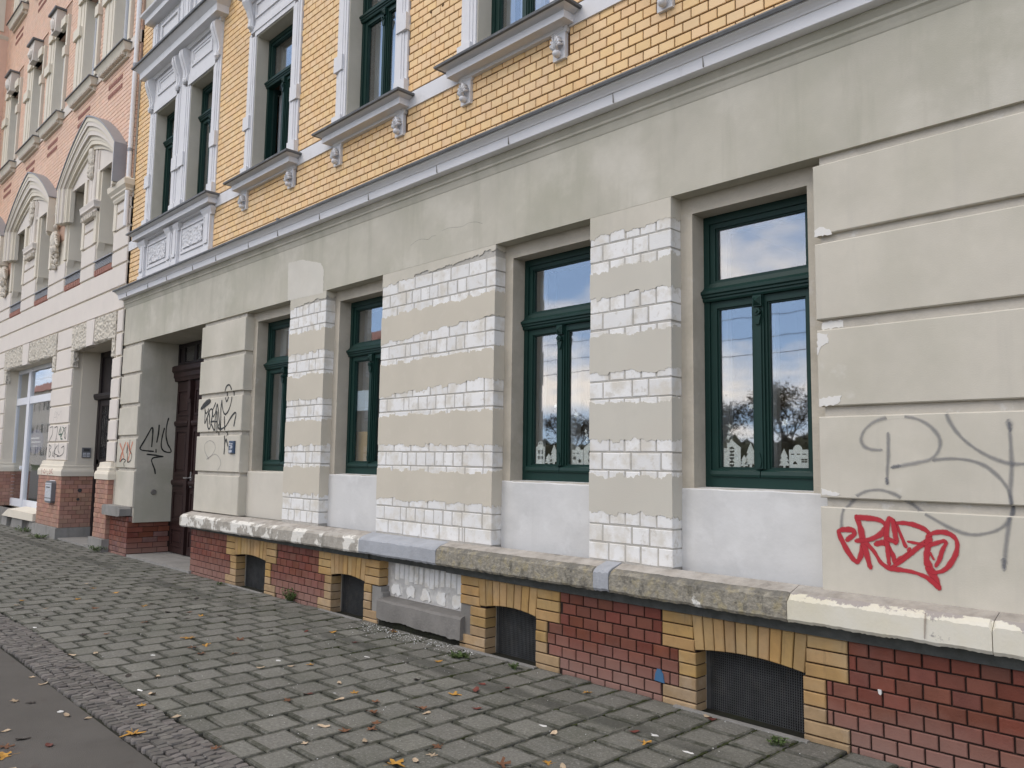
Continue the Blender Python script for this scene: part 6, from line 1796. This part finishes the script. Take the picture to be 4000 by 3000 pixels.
for i, ((x, y), c) in enumerate(leaves):
    big = c.isupper(); c = c.lower(); mt, lab = LAB[c]
    v = random.choice((0, 1, 2, 3)) if c in 'yb' else random.choice((2, 4, 5, 6))
    onr = y < -2.71; onc = -2.71 <= y < -2.40
    o = bpy.data.objects.new('fallen_leaf', leaf_mesh(v, mt, .35 if c != 'd' else .08))
    surf = 'asphalt' if onr else ('cobble strip' if onc else 'grey slabs')
    near = min((abs(x-cx_), nm_) for cx_, nm_ in ((-14.8, 'neighbour door'), (-11.6, 'entrance door'), (-9.9, 'scrawled pier'), (-8.68, 'first cellar grille'), (-7.65, 'weedy brick panel'), (-6.66, 'second cellar grille'), (-5.5, 'concrete step'), (-4.4, 'third cellar grille'), (-3.5, 'blue-spotted brick panel'), (-2.45, 'widest cellar grille')))[1]
    how = 'close to' if y > -.55 else ('opposite' if y < -1.7 else 'in front of')
    lb = lab.replace('lying on the grey slabs', 'on the '+surf+' '+how+' the '+near)
    finish(o, None, Vector((x, y, .0055 if not onr else -.011)), None, lb, 'leaf', 'fallen leaves')
    s_ = random.uniform(.033, .047)*(1.45 if big else 1)*(.8 if c in 'pr' else 1)
    o.scale = (s_, s_, s_); o.rotation_euler = (random.gauss(0, .06), random.gauss(0, .06), random.uniform(0, 6.28))
# plaster crumbs and grit
m = MB(); rr = random.Random(3)
def crumb(x, y, s_):
    pts = [(x+s_*rr.uniform(-1, 1), y+s_*rr.uniform(-1, 1), .005) for _ in range(4)]
    m.blob((x, y, .005), s_, s_*rr.uniform(.6, 1), s_*.55, 5, 3, .3)
for _ in range(330):
    x = rr.uniform(-6.25, -4.7); y = -.04-abs(rr.gauss(0, .12)); crumb(x, y, rr.uniform(.002, .007))
for _ in range(420):
    x = rr.uniform(-12, -2.0); y = rr.uniform(-2.6, -.05); crumb(x, y, rr.uniform(.0015, .0045))
m.build('plaster_crumbs', 'crumb_white', label='scattered white plaster crumbs on the pavement', cat='crumbs', kind='stuff')
# pale scuffs, bird droppings
for k, (px, py, o_) in enumerate(((145, 963, (1000, 2000)), (510, 1175, (1000, 2000)), (720, 940, (1000, 2000)), (395, 1275, (0, 2000)), (225, 750, (0, 2000)), (990, 928, (0, 2000)), (905, 1155, (0, 2000)), (925, 1447, (2000, 2000)), (1140, 1558, (2000, 2000)), (205, 1387, (2000, 2000)))):
    x, y = on_z([(px, py)], .005, o_, K_)[0]; d_ = MB(); n = 9
    zb = .0062 if y > -2.7 else -.0105
    d_.add([(x, y, zb+.002)]+[(x+.035*math.cos(2*math.pi*j/n)*rr.uniform(.4, 1.1), y+.018*math.sin(2*math.pi*j/n)*rr.uniform(.4, 1.2), zb) for j in range(n)], [(0, 1+j, 1+(j+1) % n) for j in range(n)])
    d_.build('paint_splash', 'crumb_white', pavement)
# ---- weeds at the foot of the wall
def weed(x, y, r_, h, n, label, z=0.0):
    t = thing('weed', label, 'plant', (x, y, z), 'weeds along the wall')
    lf = MB(); stm = MB()
    for k in range(n):
        a = rr.uniform(0, 6.28); q0 = r_*rr.random()**.6; hh = h*rr.uniform(.4, 1)
        tip = (x+q0*math.cos(a), y+q0*math.sin(a)*.7, z+hh)
        stm.tube([(x+q0*.25*math.cos(a), y+q0*.2*math.sin(a), z-.01), (x+q0*.7*math.cos(a), y+q0*.5*math.sin(a), z+hh*.6), tip], .0012, 4)
        for j in range(5):
            u = rr.uniform(.35, 1); L_ = rr.uniform(.012, .028)*(1+r_*2); b = rr.uniform(0, 6.28); el = rr.uniform(-.3, .9)
            c = (x+q0*(.3+.7*u)*math.cos(a), y+q0*(.25+.45*u)*math.sin(a), z+hh*u)
            d = Vector((math.cos(b)*math.cos(el), math.sin(b)*math.cos(el), math.sin(el))); s_ = d.cross(Vector((0, 0, 1))).normalized()*L_*.3
            p0 = Vector(c); p1 = p0+d*L_*.5; p2 = p0+d*L_
            lf.add([p0, p1+s_, p2, p1-s_], [(0, 1, 2, 3)])
    stm.build('stem', 'weed_green', t); lf.build('leaves', 'weed_green', t)
wx = on_z([(250, 560), (1320, 935), (20, 1010), (1120, 1080), (680, 255), (250, 175), (470, 175), (55, 1490)], 0)
for (px, py, o_, r_, h, n, lab) in ((245, 575, (1000, 2000), .13, .13, 60, 'bushy green weed at the foot of the red brick plinth'), (1310, 945, (1000, 2000), .10, .035, 50, 'low mossy weed tuft beside the concrete step'),
                               (15, 1020, (2000, 2000), .05, .05, 14, 'tiny weed tuft at the kerb of a cellar window'), (60, 1520, (3000, 2000), .06, .05, 16, 'small weed tuft below the widest cellar grille'),
                               (685, 255, (0, 2000), .22, .10, 60, 'weeds in the corner between the two houses'), (250, 172, (0, 2000), .25, .08, 50, 'weeds at the foot of the grey pier base'), (160, 130, (0, 2000), .30, .10, 50, 'weeds under the broken shop sill'), (1430, 470, (0, 2000), .06, .02, 12, 'flat weed at the joint below the first cellar grille')):
    x, y = on_z([(px, py)], 0, o_, K_)[0]; weed(x, min(y, -.02 if x > -13.3 else -.13), r_, h, n, lab)
# moss cushions in the joints
mo = MB()
for _ in range(900):
    kx_ = rr.randrange(-30, 8); x = -3.6+.25*kx_+rr.gauss(0, .006); y = -.02-abs(rr.gauss(0, .5))
    mo.blob((x, y, -.002), rr.uniform(.003, .007), rr.uniform(.010, .05), rr.uniform(.003, .006), 6, 3, .35)
mo.build('joint_moss', 'moss', pavement, kind='stuff')

# ================================================================== ACROSS THE STREET (seen mirrored in the panes)
def tree(x, y, h, label, nleaf, mt, spread=.38, seed=0):
    rr = random.Random(seed)
    t = thing('tree', label, 'tree', (x, y, -.15), 'trees across the street')
    tr = MB(); tips = []
    def grow(p, d, L_, r_, lvl):
        q1 = p+d*L_*.5+Vector((rr.gauss(0, .05), rr.gauss(0, .05), 0))*L_; q2 = p+d*L_+Vector((rr.gauss(0, .08), rr.gauss(0, .08), .03))*L_
        tr.tube([p, q1, q2], [r_, r_*.8, r_*.6], 5, False)
        if lvl >= 2: tips.append((q1, q2))
        if lvl == 4: return
        for k in range(rr.choice((2, 3, 3)) if lvl else 5):
            a = rr.uniform(0, 6.28); sp = rr.uniform(.35, .8)
            nd = (d+Vector((math.cos(a)*sp, math.sin(a)*sp, rr.uniform(-.05, .35)))).normalized()
            grow(q2 if k else q1.lerp(q2, .6), nd, L_*rr.uniform(.55, .78), r_*.55, lvl+1)
    grow(Vector((x, y, -.2)), Vector((0, 0, 1)), h*.34, h*.022, 0)
    tr.build('trunk', 'bark', t)
    lf = MB()
    for _ in range(nleaf):
        a, b = rr.choice(tips); p = a.lerp(b, rr.random())+Vector((rr.gauss(0, .25), rr.gauss(0, .25), rr.gauss(0, .22)))
        s_ = rr.uniform(.05, .11); u = Vector((rr.gauss(0, 1), rr.gauss(0, 1), rr.gauss(0, 1))).normalized(); v = u.orthogonal().normalized()
        lf.add([p+u*s_, p+v*s_*.6, p-u*s_, p-v*s_*.6], [(0, 1, 2, 3)])
    lf.build('crown', mt, t)
TR = [(-20.5, -36, 6.6, 3200, 'foliage_autumn'), (-25.5, -37, 6.4, 3200, 'foliage_autumn'), (-15.5, -39, 6.4, 700, 'foliage_autumn'), (-33, -36, 5.4, 2600, 'foliage_autumn'), (-38, -38, 5.8, 2600, 'foliage_autumn'), (-44, -36, 6.8, 2200, 'foliage_dark'), (-52, -37, 7.5, 2200, 'foliage_autumn'), (-62, -38, 7.0, 1800, 'foliage_dark')]
NM = ['bare-twigged tree behind the hedge, first of the mirrored pair', 'rounded thin tree beside the first bare tree', 'leafless tree standing apart behind the hedge', 'low dense autumn tree behind the hedge', 'bushy autumn tree next to the low dense one', 'dark green tree farther along the hedge', 'tall brown autumn tree farther along the hedge', 'last dark tree of the row behind the hedge']
for i, (x, y, h, n, mt) in enumerate(TR): tree(x, y, h, NM[i], n, mt, seed=i+21)
hb = MB(); hl = MB(); rr = random.Random(9)
n = 90
for i in range(n): 
    x = -75+i*(95/n); hb.blob((x, -33+rr.uniform(-.3, .3), 1.1), .9, 1.2, 1.75+rr.uniform(-.2, .25), 7, 5, .12)
for _ in range(9000):
    x = rr.uniform(-75, 20); z = rr.uniform(.2, 3.1); p = Vector((x, -31.8+rr.gauss(0, .3)-.12*max(0, z-2)**2, z)); s_ = rr.uniform(.05, .13)
    u = Vector((rr.gauss(0, 1), rr.gauss(0, 1), rr.gauss(0, 1))).normalized(); v = u.orthogonal().normalized(); hl.add([p+u*s_, p+v*s_*.6, p-u*s_, p-v*s_*.6], [(0, 1, 2, 3)])
t = thing('hedge', 'long dark hedge on the far side of the street', 'hedge', (-25, -33, -.15)); hb.build('hedge_body', 'foliage_dark', t); hl.build('hedge_leaves', 'foliage_dark', t)
for k, (y, z, lab) in enumerate(((-15.5, 4.55, 'lowest overhead contact wire above the street'), (-17.2, 5.35, 'middle overhead wire above the street'), (-18.0, 6.15, 'upper overhead wire above the street'), (-13.0, 7.9, 'highest slack overhead wire above the street'))):
    m = MB(); m.tube([(x, y+.02*(x+30)*(k == 3), z+.00035*(x+25)**2+(.012*(x+20) if k == 3 else 0)) for x in range(-80, 30, 5)], .011, 5)
    m.build('overhead_wire', 'wire', label=lab, cat='wire')

def far_house(x0, x1, h, label, mt, rows=3):
    t = thing('far_house', label, 'house', ((x0+x1)/2, -36, -.15))
    m = MB(); m.box(x0, x1, -44, -34, -.2, h); m.build('wall', mt, t)
    m = MB(); m.add([(x0-.4, -44.4, h), (x1+.4, -44.4, h), (x1+.4, -33.6, h), (x0-.4, -33.6, h), (x0+1, -39, h+3), (x1-1, -39, h+3)], [(0, 1, 5, 4), (2, 3, 4, 5), (1, 2, 5), (3, 0, 4), (3, 2, 1, 0)]); m.build('roof', 'terracotta', t)
    n = max(2, int((x1-x0)/3.2))
    for r_ in range(rows):
        for k in range(n):
            x = x0+(k+.5)*(x1-x0)/n; z = 1.4+r_*(h-1)/rows
            w = MB(); w.box(x-.6, x+.6, -34.03, -33.97, z, z+1.7); f_ = w.build('window', 'casement_white', t)
            w = MB(); w.box(x-.5, x+.5, -33.968, -33.95, z+.1, z+1.6); w.build('pane', 'void', f_)
far_house(-92, -60, 11, 'grey rendered house across the street, mirrored in the window by the door', 'plaster')
far_house(-185, -118, 13, 'long pale house far down the other side of the street', 'cream_pale')
